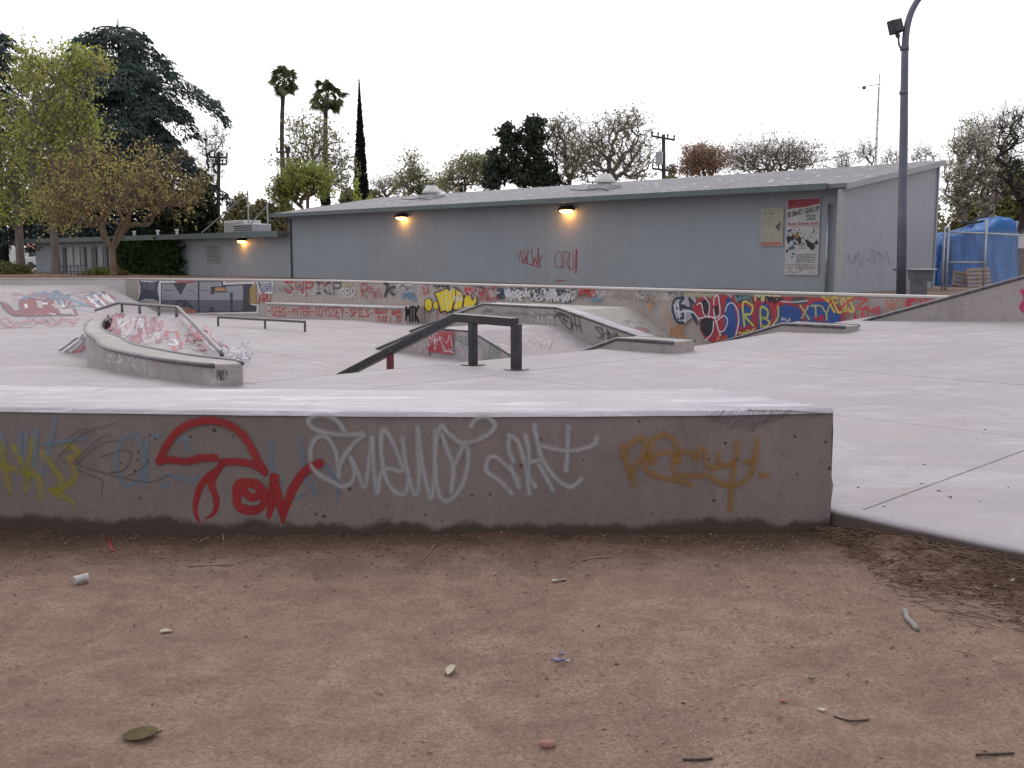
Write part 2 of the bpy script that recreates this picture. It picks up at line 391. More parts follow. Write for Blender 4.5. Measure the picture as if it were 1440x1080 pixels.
def make_dirt(name, near):
    m, nt, b = new_mat(name); k = N(nt); p = k.pos()
    f = k.mr(k.noise(p, .9, 7, .62), .33, .68); g = k.mr(k.noise(p, 5, 7, .7, .4), .36, .7); h = k.noise(p, 60, 6, .75)
    c = k.mix(f, (.335, .234, .176), (.245, .167, .124)); c = k.mix(k.m('MULTIPLY', g, .72), c, (.125, .082, .064)); c = k.mix(k.mr(k.noise(k.scalev(p, (.7, 1.6, 1)), 1.6, 7, .7, .6), .5, .7, 0, .5), c, (.17, .115, .095))
    c = k.mix(k.mr(h, .44, .68, 0, .75), c, (.1, .066, .052)); c = k.mix(k.mr(h, .42, .2, 0, .6), c, (.42, .33, .27)); h2 = k.noise(p, 190, 3, .7); c = k.mix(k.mr(h2, .5, .7, 0, .5), c, (.1, .066, .052))
    v = k.mr(k.vor(p, 42), .06, .16, .85, 0); c = k.mix(k.m('MULTIPLY', v, k.mr(k.noise(p, 3, 4), .42, .62)), c, (.07, .045, .036))
    v = k.mr(k.vor(k.scalev(p, (1, 1.3, 1)), 23), .04, .11, .8, 0); c = k.mix(k.m('MULTIPLY', v, k.mr(k.noise(p, 4.3, 4), .52, .62)), c, (.26, .11, .075))
    if near:                                                         # darker damp earth with needle litter along the concrete
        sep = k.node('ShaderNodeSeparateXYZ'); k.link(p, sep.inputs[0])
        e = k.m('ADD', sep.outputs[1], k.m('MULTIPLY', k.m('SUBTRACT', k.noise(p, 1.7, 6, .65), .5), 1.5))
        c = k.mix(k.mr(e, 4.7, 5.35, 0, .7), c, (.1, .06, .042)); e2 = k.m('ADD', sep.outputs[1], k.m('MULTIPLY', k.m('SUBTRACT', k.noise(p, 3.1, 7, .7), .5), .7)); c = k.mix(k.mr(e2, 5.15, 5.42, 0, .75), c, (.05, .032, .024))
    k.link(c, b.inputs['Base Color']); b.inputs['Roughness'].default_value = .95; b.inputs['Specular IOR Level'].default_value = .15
    k.bump(k.m('ADD', k.m('MULTIPLY', h, .8), g), .55, .012, b); return m
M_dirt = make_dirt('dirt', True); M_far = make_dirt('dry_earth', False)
M_grass = leafmat('grass_blades', (.06, .11, .02), (.1, .15, .03), None, 0)

# ------------------------------------------------------------------ the foreground ledge: front face on a very large arc
_fx = np.array([-9., -5.5, -2.85, -1.66, -.53, .6, 1.78, 4]); _fy = np.array([6.35, 5.93, 5.62, 5.48, 5.42, 5.45, 5.55, 5.6])
_cf = np.polyfit(_fx[1:7], _fy[1:7], 3)
def frontY(x): return float(np.polyval(_cf, x))
LZ = .677
# ------------------------------------------------------------------ ground, dirt, deck
def dirt_height(X, Y):
    h = (vnoise(X * 1.1, Y * 1.1, 1) - .5) * .05 + (vnoise(X * 4, Y * 4, 2) - .5) * .016 + (vnoise(X * 15, Y * 15, 3) - .5) * .008 + (vnoise(X * 38, Y * 38, 4) - .5) * .007
    pit = np.clip(vnoise(X * 9 + 7, Y * 9, 5) - .72, 0, 1) * .05; h = h - pit
    edge = np.clip((Y - 4.9) / .6, 0, 1); h = h + edge * (vnoise(X * 7, Y * 7, 8) - .45) * .022
    uu = (X + Y) * S; vv = (Y - X) * S; kd = 5.2 + (vv - 2.6) * .1 - uu
    h = h + np.clip(1 - np.abs(kd - .03) / .42, 0, 1) ** 1.2 * np.clip((X - 1.8) / .3, 0, 1) * .06 * (.6 + .8 * vnoise(X * 5, Y * 5, 12))
    return h
def build_ground():
    # far ground: one sheet out to the horizon, sunk under the park, level with the wall top behind it
    def axis(lo, hi, f0, f1, st):
        a = list(np.arange(f0, f1 + st, st)); x = f0; d = st
        while x > lo: d *= 1.35; x -= d; a.insert(0, x)
        x = f1; d = st
        while x < hi: d *= 1.35; x += d; a.append(x)
        return np.array(a)
    xs = axis(-900, 900, -26, 24, .7); ys = axis(-300, 1200, -6, 62, .7)
    X, Y = np.meshgrid(xs, ys); u = (X + Y) * S; v = (Y - X) * S
    back = (u > 19.95) | ((Y > 43.4) & (X < -15.5)) | (X < -45)
    h = np.where(back, .7 - np.clip((Y - 50) / 60, 0, 1) * .32, -1.4)
    h = np.where(Y < 6.5, np.where((X < 6), -.12, -.12), h); h = np.where(back & (Y < 12), -.12, h)
    h = h + np.where(back & (Y > 20), (vnoise(X / 3 + 50, Y / 3 + 50, 3) - .5) * .05, 0)
    h[(~back) & (Y >= 6.5) & ((u < 5.2) & (v < 2.7))] = -.12
    n, mm = X.shape; V = np.stack([X, Y, h], -1).reshape(-1, 3); i = np.arange(n * mm).reshape(n, mm)
    Fq = np.stack([i[:-1, :-1], i[:-1, 1:], i[1:, 1:], i[1:, :-1]], -1).reshape(-1, 4)
    struct(npmesh('ground', V, Fq, M_far, smooth=True))
    xs = np.arange(-7, 6.0, .022); ys = np.concatenate([np.arange(-3, 2.2, .12), np.arange(2.2, 6.35, .022)])
    X, Y = np.meshgrid(xs, ys)
    h = dirt_height(X, Y)
    n, mm = X.shape; V = np.stack([X, Y, h], -1).reshape(-1, 3); i = np.arange(n * mm).reshape(n, mm)
    Fq = np.stack([i[:-1, :-1], i[:-1, 1:], i[1:, 1:], i[1:, :-1]], -1).reshape(-1, 4)
    struct(npmesh('dirt', V, Fq, M_dirt, smooth=True))
build_ground()
def dirt_h(x, y): return float(dirt_height(np.array([x]), np.array([y]))[0])
def crest(u): return float(np.interp(u, [5.5, 6., 12.1, 12.6, 16, 19], [14.9, 10.12, 10.12, 9.2, 9.3, 9.0]))
def zfloor(v): return float(np.interp(v, [9, 13.3, 17, 21.5, 24.5, 32, 41], [-.54, -.51, -.45, -.37, -.33, -.55, -.65]))
def zdeck(u, v):
    z = .11 + float(np.interp(u, [11.8, 13.5, 16, 18.9], [0, .03, .11, .28]))
    if u > 11.8: z += max(0, 9 - v) * .045 * min(1, (u - 11.8) / 7)
    if u < 5.9 and v > 11: z -= min(.12, (v - 11) * .03)
    return z
BW = 1.45
def floor_h(u, v):
    d = v - crest(u)
    if d <= 0: return zdeck(u, v)
    if d >= BW: return zfloor(v)
    t = d / BW; a = zdeck(u, crest(u)); return a + (zfloor(crest(u) + BW) - a) * t
def build_floor():
    us = sorted(set(list(np.arange(-12, 0, 1.)) + list(np.round(np.arange(0, 6, .25), 3)) + [5.5, 5.1, 5.3] + list(np.arange(6, 19, .5)) + [11.8, 12.1, 12.6, 12.35, 18.95]))
    ds = sorted(set(list(np.arange(-26, -10, 1.)) + list(np.round(np.arange(-10, 1, .25), 3)) + [0, BW] + list(np.arange(2, 32, .5)) + [32.4, 34]))
    V = []; idx = {}; Fs = []
    for i, u in enumerate(us):
        c = crest(u)
        for j, d in enumerate(ds):
            v = c + d; idx[i, j] = len(V); V.append(W(u, v, floor_h(u, v)))
    for i in range(len(us) - 1):
        for j in range(len(ds) - 1):
            q = [idx[i, j], idx[i + 1, j], idx[i + 1, j + 1], idx[i, j + 1]]; c = sum((V[k] for k in q), Vector()) / 4
            u = (c.x + c.y) * S; v = (c.y - c.x) * S
            if v < 3.1 and u < 5.25: continue
            if c.x < 1.6 and c.y < frontY(max(-6, c.x)) + .45 and u < 5.6: continue
            Fs.append(q)
    mb = MB().add(V, Fs); o = mb.build('concrete_floor', M_floor); struct(o)
    # rounded slab edge against the dirt
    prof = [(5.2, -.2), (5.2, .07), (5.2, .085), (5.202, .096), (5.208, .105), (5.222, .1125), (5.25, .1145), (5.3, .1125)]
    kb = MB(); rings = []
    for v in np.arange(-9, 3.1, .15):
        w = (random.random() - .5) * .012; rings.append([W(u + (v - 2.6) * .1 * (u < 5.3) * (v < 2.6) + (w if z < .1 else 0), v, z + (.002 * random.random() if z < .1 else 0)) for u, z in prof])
    kb.loft(rings, closed=False); struct(kb.build('kerb', concrete('kerb_concrete', (.37, .335, .365), (.3, .27, .295), low_band=(.082, .1, (.075, .056, .045), .02), tint=(.36, .3, .28)), smooth=True))  # side face coloured darker below its rounded top edge
build_floor()

# ------------------------------------------------------------------ foreground ledge
def build_front_ledge():
    t = thing('skate_ledge', (-1.2, 6, 0), 'long thick foreground concrete ledge with red umbrella graffiti on its dark face', 'skate ledge')
    xs = list(np.arange(-5.6, 1.7, .06)) + [1.72, 1.76]
    rr = random.Random(3); body = MB(); rings = []; D = .93
    for x in xs:
        y = frontY(x); c = .018
        rings.append([(x, y, -.12), (x, y - .004, .05), (x, y, .3), (x, y + .012, LZ - .035), (x, y + .014, LZ - .024)])
    front = MB().loft(rings, closed=False)
    # right end: oblique and chipped
    def endpt(s, z): return Vector((1.77 - .56 * s, frontY(1.77) + .95 * s, z))
    er = []
    for s_ in np.linspace(0, 1, 14):
        er.append([endpt(s_, z) + Vector((rr.uniform(-.007, .007) if 0 < z < .66 else 0, 0, 0)) - (Vector((.0, 0, 0))) for z in (-.12, .05, .15, .25, .35, .45, .55, .62, LZ - .035, LZ - .024)])
    zs = (-.12, .05, .15, .25, .35, .45, .55, .62, LZ - .035, LZ - .024)
    for k, z in enumerate(zs):
        er[0][k] = Vector((1.765 + rr.uniform(-.02, .012), frontY(1.76) + .012, z))
    fr = [[Vector((1.76, frontY(1.76) - (.004 if .0 < z < .2 else 0) + (.013 if z > .6 else 0), z)) for z in zs]] + er
    front.loft(fr, closed=False)
    back = []
    for x in xs:
        xx = min(x, 1.76 - .0); q = 1.21 if x > 1.21 else x; back.append([Vector((q, frontY(x) + D - (x - q) * .0, z)) for z in (-.2, LZ - .02)])
    front.loft([[b_[1], b_[0]] for b_ in back if b_[0].x < 1.209] + [[endpt(1, LZ - .02), endpt(1, -.2)]], closed=False)
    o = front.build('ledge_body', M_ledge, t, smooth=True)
    e = o.modifiers.new('edges', 'EDGE_SPLIT'); e.split_angle = math.radians(40)
    top = MB(); rows = []
    for x in xs:
        y = frontY(x); q = []
        for s_ in (0, .012, .025, .25, .5, .75, .985, 1.):
            z = LZ + (-.024 if s_ == 0 else -.006 if s_ == .012 else 0) - (.01 if s_ == 1. else 0)
            xm = x if x <= 1.2 else min(x, 1.77 - .56 * s_)
            q.append(Vector((xm, y + .014 + (D - .014) * s_ + (-.012 if s_ == 0 else 0), z + (.0025 * vnoise(np.array([x * 5 + s_ * 40]), np.array([s_ * 30]), 6)[0]))))
        rows.append(q)
    top.loft(rows, closed=False)
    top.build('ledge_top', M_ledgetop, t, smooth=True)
    # --- paint on the front face
    def fm(px, py):
        y = 5.5
        for _ in range(4): p = pY(px, py, y); y = frontY(p.x)
        return p
    g = Graf(t, fm, Vector((0, -1, 0)), .0012, .0003)
    a, b, c = zm(0, 520, 4), zm(360, 520, 4), zm(720, 520, 4)
    g.piece('faded blue spray letters')
    for st in ([(0, 345), (25, 420), (10, 480)], [(150, 350), (145, 450), (150, 600)], [(115, 340), (110, 520), (90, 600)], [(205, 330), (195, 540)], [(312, 265), (285, 400), (240, 590)], [(250, 420), (370, 400), (480, 385)],
               [(800, 440), (760, 365), (690, 390), (655, 490), (665, 580), (710, 645), (760, 640), (810, 560), (815, 430)], [(825, 400), (820, 640)], [(860, 380), (900, 365)], [(1000, 400), (1050, 390), (1055, 460)],
               [(930, 590), (1060, 620), (1120, 600)], [(900, 660), (950, 640)]): g.stroke(a(st), PBLU, .036, .5, .9)
    for st in ([(85, 400), (90, 540), (150, 640)], [(240, 380), (262, 500), (280, 600), (340, 700)], [(380, 530), (450, 620), (470, 740)], [(270, 700), (220, 740)]): g.stroke(b(st), PBLU, .04, .45, .9)
    g.done()
    g.piece('faded yellow spray tag')
    for st in ([(-40, 420), (10, 400), (25, 520), (60, 690)], [(75, 425), (110, 500), (165, 600)], [(185, 395), (155, 560), (150, 680)], [(240, 465), (300, 545), (345, 620), (330, 680), (280, 675)], [(0, 535), (110, 570), (215, 600), (235, 720)],
               [(370, 440), (410, 430), (445, 480), (395, 500), (425, 600), (350, 670), (300, 690), (400, 730), (430, 765)]): g.stroke(a(st), (.33, .29, .03), .058, .6, .95)
    g.done()
    g.piece('thin pencil scrawl')
    for st in ([(330, 490), (440, 380), (540, 330), (650, 300)], [(355, 510), (520, 560), (700, 610), (850, 630), (950, 590)], [(420, 555), (500, 590), (575, 625), (570, 700)], [(430, 530), (560, 420), (680, 395)], [(560, 490), (700, 450), (740, 480), (700, 560), (620, 580)], [(390, 380), (470, 330), (490, 350)], [(710, 600), (790, 560), (840, 500)], [(420, 510), (540, 400), (620, 360)]):
        g.stroke(a(st), (.1, .085, .09), .008, .7, .4)
    g.done()
    g.piece('red umbrella with red letters under it')
    for st in ([(895, 520), (915, 470), (960, 390), (1020, 330), (1100, 295), (1200, 285), (1290, 310), (1360, 360), (1410, 430), (1445, 500), (1480, 560), (1490, 580)], [(895, 512), (960, 505), (1050, 515), (1130, 495), (1215, 495)], [(1245, 520), (1330, 515), (1420, 530), (1490, 570)]):
        g.stroke(a(st), DRED, .05, .95, .4)
    for st in ([(1255, 520), (1215, 580), (1190, 640), (1215, 720), (1220, 790), (1180, 840), (1130, 840), (1105, 780), (1115, 690), (1160, 610), (1230, 560)],): g.stroke(a(st), DRED, .045, .95, .4)
    g.stroke(a([(1440, 640), (1350, 640), (1335, 700), (1350, 770), (1420, 790), (1480, 770), (1490, 700), (1440, 640)]), DRED, .06, .97, .22)
    g.stroke(a([(1360, 670), (1420, 720), (1470, 690)]), DRED, .05, .95, .22)
    for st in ([(100, 600), (95, 720), (85, 820)], [(105, 600), (125, 720), (165, 840)], [(165, 850), (180, 740), (230, 630), (290, 560), (365, 522)]): g.stroke(b(st), DRED, .058, .95, .4)
    g.done()
    wc = (.42, .415, .44)
    g.piece('white spray tag in long loops')
    for st in ([(500, 350), (470, 300), (410, 260), (335, 258), (295, 285), (320, 325), (400, 355), (500, 365), (605, 362), (560, 405), (500, 480), (470, 550), (466, 600)], [(466, 600), (455, 490), (420, 400), (375, 372), (330, 395), (308, 460), (320, 550), (370, 600), (430, 630), (480, 655), (530, 640), (552, 590), (540, 510), (530, 490)],
               [(535, 500), (570, 570), (612, 660), (635, 520), (655, 380)], [(655, 380), (660, 520), (682, 700), (700, 590), (740, 555), (825, 570), (800, 480), (755, 380), (715, 335), (703, 420), (715, 540), (745, 640), (800, 695), (840, 690), (862, 610)],
               [(825, 385), (845, 540), (895, 705), (920, 590), (910, 460), (908, 320)], [(912, 330), (935, 520), (985, 725), (1005, 560), (1008, 340)], [(1045, 360), (1080, 460), (1110, 550), (1098, 690)], [(1112, 550), (1150, 460), (1180, 410)],
               [(1005, 430), (1040, 315), (1085, 360), (1150, 410), (1190, 440), (1190, 540), (1160, 650), (1100, 725), (1050, 730), (1020, 660), (1008, 520)], [(1160, 410), (1230, 400), (1310, 360), (1342, 310), (1300, 265), (1240, 275), (1208, 320)]): g.stroke(b(st), wc, .042, .7, .9)
    g.done()
    g.piece('white spray tag like tall thin letters')
    for st in ([(1440, 700), (1380, 630), (1300, 570), (1305, 505), (1350, 490), (1420, 550), (1480, 620)], [(1425, 370), (1420, 440), (1450, 520)]): g.stroke(b(st), wc, .042, .68, .9)
    for st in ([(-20, 370), (30, 400), (60, 480), (90, 590), (135, 660)], [(-10, 540), (20, 610), (40, 665)], [(75, 365), (95, 470), (90, 600), (95, 700)], [(125, 310), (145, 420), (175, 510), (230, 590), (285, 640), (340, 655), (392, 610)], [(95, 525), (140, 510), (180, 512)], [(150, 530), (195, 610), (232, 682)], [(160, 425), (240, 445), (330, 455), (410, 440), (465, 415), (475, 380)], [(315, 320), (312, 450), (303, 570)]): g.stroke(c(st), wc, .042, .68, .9)
    g.done()
    g.piece('ochre yellow spray tag')
    for st in ([(620, 420), (635, 500), (660, 570), (690, 650)], [(618, 480), (660, 420), (720, 380), (750, 400), (735, 480), (690, 550), (665, 575)], [(930, 470), (910, 390), (850, 365), (795, 395), (772, 470), (800, 530)], [(745, 480), (755, 560), (830, 605), (940, 620), (1010, 650)], [(770, 500), (840, 468), (920, 475), (905, 540), (940, 590), (1090, 592)],
               [(930, 520), (950, 460), (1010, 470), (1040, 500), (1060, 430)], [(1085, 450), (1105, 545), (1180, 540), (1250, 515), (1265, 410)], [(1110, 595), (1180, 640), (1280, 640), (1350, 560), (1382, 390)], [(1250, 520), (1235, 640), (1225, 790)], [(1160, 470), (1165, 530)], [(1310, 520), (1370, 510)], [(1395, 585), (1440, 600)]): g.stroke(c(st), GOLD, .05, .62, .97)
    g.done()
    g.piece('black wheel scuffs under the top edge')
    rr = random.Random(5)
    for i in range(20):
        x = 1000 + 5.6 * i + rr.uniform(-2, 2); y0 = 575 + rr.uniform(0, 3); L = 8 + 20 * math.sin(i / 19 * math.pi) + rr.uniform(-3, 3)
        g.stroke([(x + 10, y0), (x + 3, y0 + L * .5), (x - 8, y0 + L)], (.06, .055, .06), .02, .32, .95)
    for i in range(9):
        x = 520 + 6 * i; g.stroke([(x, 582), (x + 6, 590 + rr.uniform(0, 8))], (.07, .06, .065), .018, .22, .95)
    g.stroke([(1050, 577), (1110, 578), (1160, 582)], (.05, .05, .055), .02, .5, .7)
    g.done()
build_front_ledge()

def trimap(tris):
    def f(px, py):
        best = None
        for A, B_, C_ in tris:
            n = (B_ - A).cross(C_ - A).normalized(); p = pplane(px, py, A, n)
            v0, v1, v2 = B_ - A, C_ - A, p - A; d00, d01, d11, d20, d21 = v0.dot(v0), v0.dot(v1), v1.dot(v1), v2.dot(v0), v2.dot(v1); den = d00 * d11 - d01 * d01
            if abs(den) < 1e-9: continue
            b1 = (d11 * d20 - d01 * d21) / den; b2 = (d00 * d21 - d01 * d20) / den; out_ = max(0, -b1, -b2, b1 + b2 - 1)
            key = (round(out_, 3), p.y)
            if best is None or key < best[0]: best = (key, p, n)
        f.last = best[2] if best[2].y < 0 or best[2].z > 0 else -best[2]; return best[1]
    f.last = Vector((0, -.6, .8)); return f
# ------------------------------------------------------------------ curved ledge on the deck and the low pyramid behind it
def build_curved_ledge():
    path = smooth_path([(5.54, 10.1, 0), (5.46, 11.2, 0), (5.6, 12.7, 0), (5.85, 13.7, 0), (6.15, 14.5, 0), (6.66, 16.1, 0), (7.1, 17.2, 0), (7.55, 18.2, 0), (8.05, 19.2, 0)], 5)
    out = [(p.x, p.y) for p in path]; inn = []
    for i, (u, v) in enumerate(out):
        a, b = out[max(0, i - 1)], out[min(len(out) - 1, i + 1)]; tx, ty = b[0] - a[0], b[1] - a[1]; L = math.hypot(tx, ty); w_ = float(np.interp(v, [10, 12.5, 15, 17], [.4, .4, .3, .24])); inn.append((u + ty / L * w_, v - tx / L * w_))
    inn[0] = (5.80, 9.95)
    t = thing('curved_ledge', W(5.8, 12, .1), 'low curved concrete ledge with steel edges sweeping round the small graffiti pyramid', 'skate ledge'); zt = .35
    body = MB(); body.loft([[W(*o, -.7), W(*o, zt), W(*i, zt), W(*i, -.7)] for o, i in zip(out, inn)])
    body.build('ledge_body', concrete('curved_ledge_concrete', (.36, .325, .31), (.28, .25, .24), tint=(.36, .3, .27), drips=.4, white=.3), t, bevel=.012)
    MB().tube([W(o[0] - .012, o[1] - .004, zt - .014) for o in out], .027, 8).build('coping', M_steel, t, smooth=True)
    MB().tube([W(*o, zt + .002) for o in inn], .02, 8).build('coping', M_steel, t, smooth=True)
    def omap(px, py):
        best = None
        for k in range(len(out) - 1):
            a, b = W(*out[k], 0), W(*out[k + 1], 0); n = Vector((0, 0, 1)).cross(b - a).normalized(); p = pplane(px, py, a, n)
            s_ = (p - a).xy.dot((b - a).xy) / (b - a).xy.length_squared
            if -.01 <= s_ <= 1.01 and (best is None or p.y < best.y): best = p
        return best or W(*out[0], .2)
    g = Graf(t, omap, lambda p: Vector((-p.x * .5 - 2.5, -p.y * .5, 0)).normalized(), .012)
    g.piece('white spray writing'); a = zm(80, 370, 5.143)
    g.text('"ABES PRON"', a([(305, 600), (700, 690), (690, 800), (300, 680)]), (.58, .58, .6), .035, .7, .5, 4, .09)
    g.done()
    e = [W(5.54, 10.1, .2), W(5.80, 9.95, .2)]; n = Vector((0, 0, 1)).cross(e[1] - e[0]).normalized(); n = n if n.y < 0 else -n
    g = Graf(t, lambda x, y: pplane(x, y, e[0], n), n, .006)
    g.piece('small black marker tag').text('POKEY', [(305, 521), (320, 521), (320, 533), (305, 535)], BLK, .008, .85, .3, 2, .1).done()
    # pyramid
    t = thing('skate_pyramid', W(7.5, 15, -.4), 'small concrete pyramid bank with red and white graffiti and a steel rail along its top', 'skate ramp')
    R0, R1, B, Dd, L, K = W(8.3, 16.3, .5), W(8.3, 18.6, .5), W(10.35, 17.3, -.52), W(6.6, 11.7, -.55), W(8.1, 20.9, -.42), W(10.3, 20.3, -.47)
    C = W(5.9, 10.55, .24); inn3 = [W(u - .03, v, .06 if v < 16 else .06 - .1 * (v - 16)) for u, v in inn]; inn3[1] = W(inn[1][0], inn[1][1], .2)
    mb = MB()
    k13 = min(range(len(inn)), key=lambda i: abs(inn[i][1] - 12.6)); k15 = min(range(len(inn)), key=lambda i: abs(inn[i][1] - 16.0))
    seq = inn3[1:]
    vs = [R0, R1, B, Dd, L, K] + seq; o = 6; fs = [(0, 2, 3), (0, 1, 2), (1, 5, 2), (1, 4, 5)]
    ks = [i for i in range(len(seq))]
    for i in range(len(seq) - 1):
        vi, vj = ((q.y - q.x) * S for q in (seq[i], seq[i + 1])); apex = 0 if vi < 14.6 else 1
        fs.append((o + i, apex, o + i + 1)) if True else None
        if apex == 0 and vj >= 14.6: fs.append((0, 1, o + i + 1))
    E_ = len(vs); vs.append(W(8.0, 19.4, -.5)); fs += [(0, 3, o), (1, o + len(seq) - 1, 4), (o + len(seq) - 1, E_, 4)]
    bmsh = mb.add(vs, fs).build('ramp_surface', M_ramp, t)
    r = MB(); up = Vector((0, 0, .165))
    r.tube([W(5.98, 10.72, .385), W(6.03, 10.85, .42), R0 + up, R1 + up, W(8.25, 19.5, .5)], .028, 8); r.build('rail', M_steel, t, smooth=True)
    for f in (.02, .3, .62, .93): MB().tube([R0.lerp(R1, f) - Vector((0, 0, .08)), R0.lerp(R1, f) + up], .026, 8).build('rail_post', M_steel, t, smooth=True)
    # front face paint (between ledge and ridge), right face paint
    allt = [(Vector(vs[a_]), Vector(vs[b_]), Vector(vs[c_])) for a_, b_, c_ in fs]
    tm = trimap(allt); a = zm(80, 370, 5.143)
    def nn(p):
        n = tm.last; return n if n.z > 0 else -n
    g = Graf(t, tm, nn, .004)
    g.piece('red and white spray paint')
    g.scribble(154, 440, 200, 478, (.5, .24, .27), .16, 2, .5, 3, 9).scribble(160, 440, 222, 484, (.62, .58, .62), .1, 2, .6, 4, 10).scribble(185, 442, 230, 484, (.45, .2, .24), .09, 2, .5, 5, 9).scribble(152, 440, 215, 482, (.12, .12, .18), .03, 1, .6, 6, 11)
    for st in ([(370, 380), (400, 430), (460, 400), (440, 470)], [(450, 480), (520, 420), (600, 410), (560, 480), (490, 540)], [(530, 520), (600, 440), (620, 420)], [(400, 470), (450, 430), (520, 390)]): g.stroke(a(st), (.66, .64, .68), .07, .85, .5)
    for st in ([(360, 440), (400, 480), (440, 510)], [(420, 500), (500, 450), (560, 430)], [(640, 460), (700, 420), (740, 410)], [(620, 520), (680, 470), (730, 440)], [(560, 560), (640, 500)], [(600, 570), (700, 520)], [(640, 590), (690, 570)]): g.stroke(a(st), (.5, .22, .24), .06, .7, .6)
    for st in ([(370, 370), (365, 420), (400, 470)], [(500, 540), (560, 480), (610, 420), (560, 420)]): g.stroke(a(st), (.1, .1, .16), .03, .7, .5)
    g.done()
    g.piece('red letters on the right slope')
    for st in ([(790, 490), (800, 550)], [(785, 495), (830, 500), (870, 490)], [(865, 490), (880, 550)], [(925, 525), (990, 515), (1010, 560), (950, 560)], [(1040, 490), (1090, 500), (1060, 560), (1010, 540)], [(1100, 520), (1150, 560), (1110, 590)], [(990, 600), (1050, 590), (1080, 630), (1010, 630)], [(1140, 590), (1230, 600), (1170, 620)], [(840, 600), (860, 640)], [(900, 570), (890, 620)]): g.stroke(a(st), (.5, .09, .08), .05, .8, .5)
    for st in ([(790, 570), (850, 560), (870, 600), (810, 590)], [(1120, 520), (1150, 570)], [(1240, 640), (1330, 650), (1380, 690), (1300, 680)], [(1340, 640), (1380, 670), (1440, 700)]): g.stroke(a(st), (.68, .68, .74), .06, .8, .5)
    for st in ([(780, 545), (820, 560)], [(900, 590), (980, 590)], [(910, 620), (960, 610), (1010, 640)], [(1210, 650), (1270, 690), (1340, 720)]): g.stroke(a(st), (.2, .22, .26), .03, .6, .5)
    g.done()
    g.piece('grey and white scrawl at the foot of the slope').scribble(300, 478, 352, 506, (.3, .3, .36), .05, 3, .5, 3, 10).scribble(308, 488, 366, 509, (.66, .66, .74), .03, 3, .65, 4, 11).scribble(262, 455, 300, 485, (.5, .1, .1), .035, 2, .6, 5, 9).done()
    g.piece('red and white patch on the left flank')
    for st, c_ in (([(100, 640), (150, 600), (190, 560)], (.68, .66, .7)), ([(120, 645), (170, 630), (200, 600)], (.55, .2, .2)), ([(20, 640), (90, 590), (150, 545)], (.12, .12, .15)), ([(170, 560), (190, 520)], (.65, .63, .68))): g.stroke(a(st), c_, .08, .8, .5)
    g.done()
build_curved_ledge()

# ------------------------------------------------------------------ handrail, flat rail
def build_rails():
    t = thing('handrail', W(9.05, 10, .11), 'black square steel handrail with a sloping end set at the edge of the concrete deck', 'grind rail')
    r = MB(); u = 9.05; h = .055
    r.tube([W(u, 9.0 - .02, .70), W(u, 10.1, .715), W(u, 13.35, -.53)], h * 1.414, 4, square=True); r.build('rail_bar', M_black, t, bevel=.012)
    p = MB(); p.ubox(u - .052, u + .052, 8.92, 9.03, .11, .68); p.build('post', M_black, t, bevel=.01)
    p = MB(); p.ubox(u - .047, u + .047, 9.72, 9.815, .11, .66); p.build('post', M_black, t, bevel=.01)
    p = MB(); p.ubox(u - .04, u + .04, 11.46, 11.54, -.5, .17); setlabel(p.build('post', M_redsteel, t, bevel=.008), 'short dark red post')
    for vv, z in ((8.975, .111), (9.77, .111)):
        p = MB(); p.loft([[W(u + .16 * math.cos(q), vv + .16 * math.sin(q), zz) for q in [2 * math.pi * i / 20 for i in range(20)]] for zz in (z, z + .012)]); p.build('base_plate', M_black if vv > 9 else M_steel, t)
    t = thing('flat_rail', W(14.6, 24, -.35), 'low flat steel grind rail standing on the basin floor in front of the wall bench', 'grind rail')
    A, B = pz(307, 459, zfloor(25.7)), pz(429, 466.5, zfloor(22.4)); Cc = A.lerp(B, .56); hh = .25; up = Vector((0, 0, hh)); out = (A - B).normalized()
    MB().tube([A + up, B + up], .042, 4, square=True).build('rail_bar', M_steel, t)
    for P in (A, Cc, B): MB().tube([P - Vector((0, 0, .05)), P + up], .035, 4, square=True).build('post', M_steel, t)
build_rails()

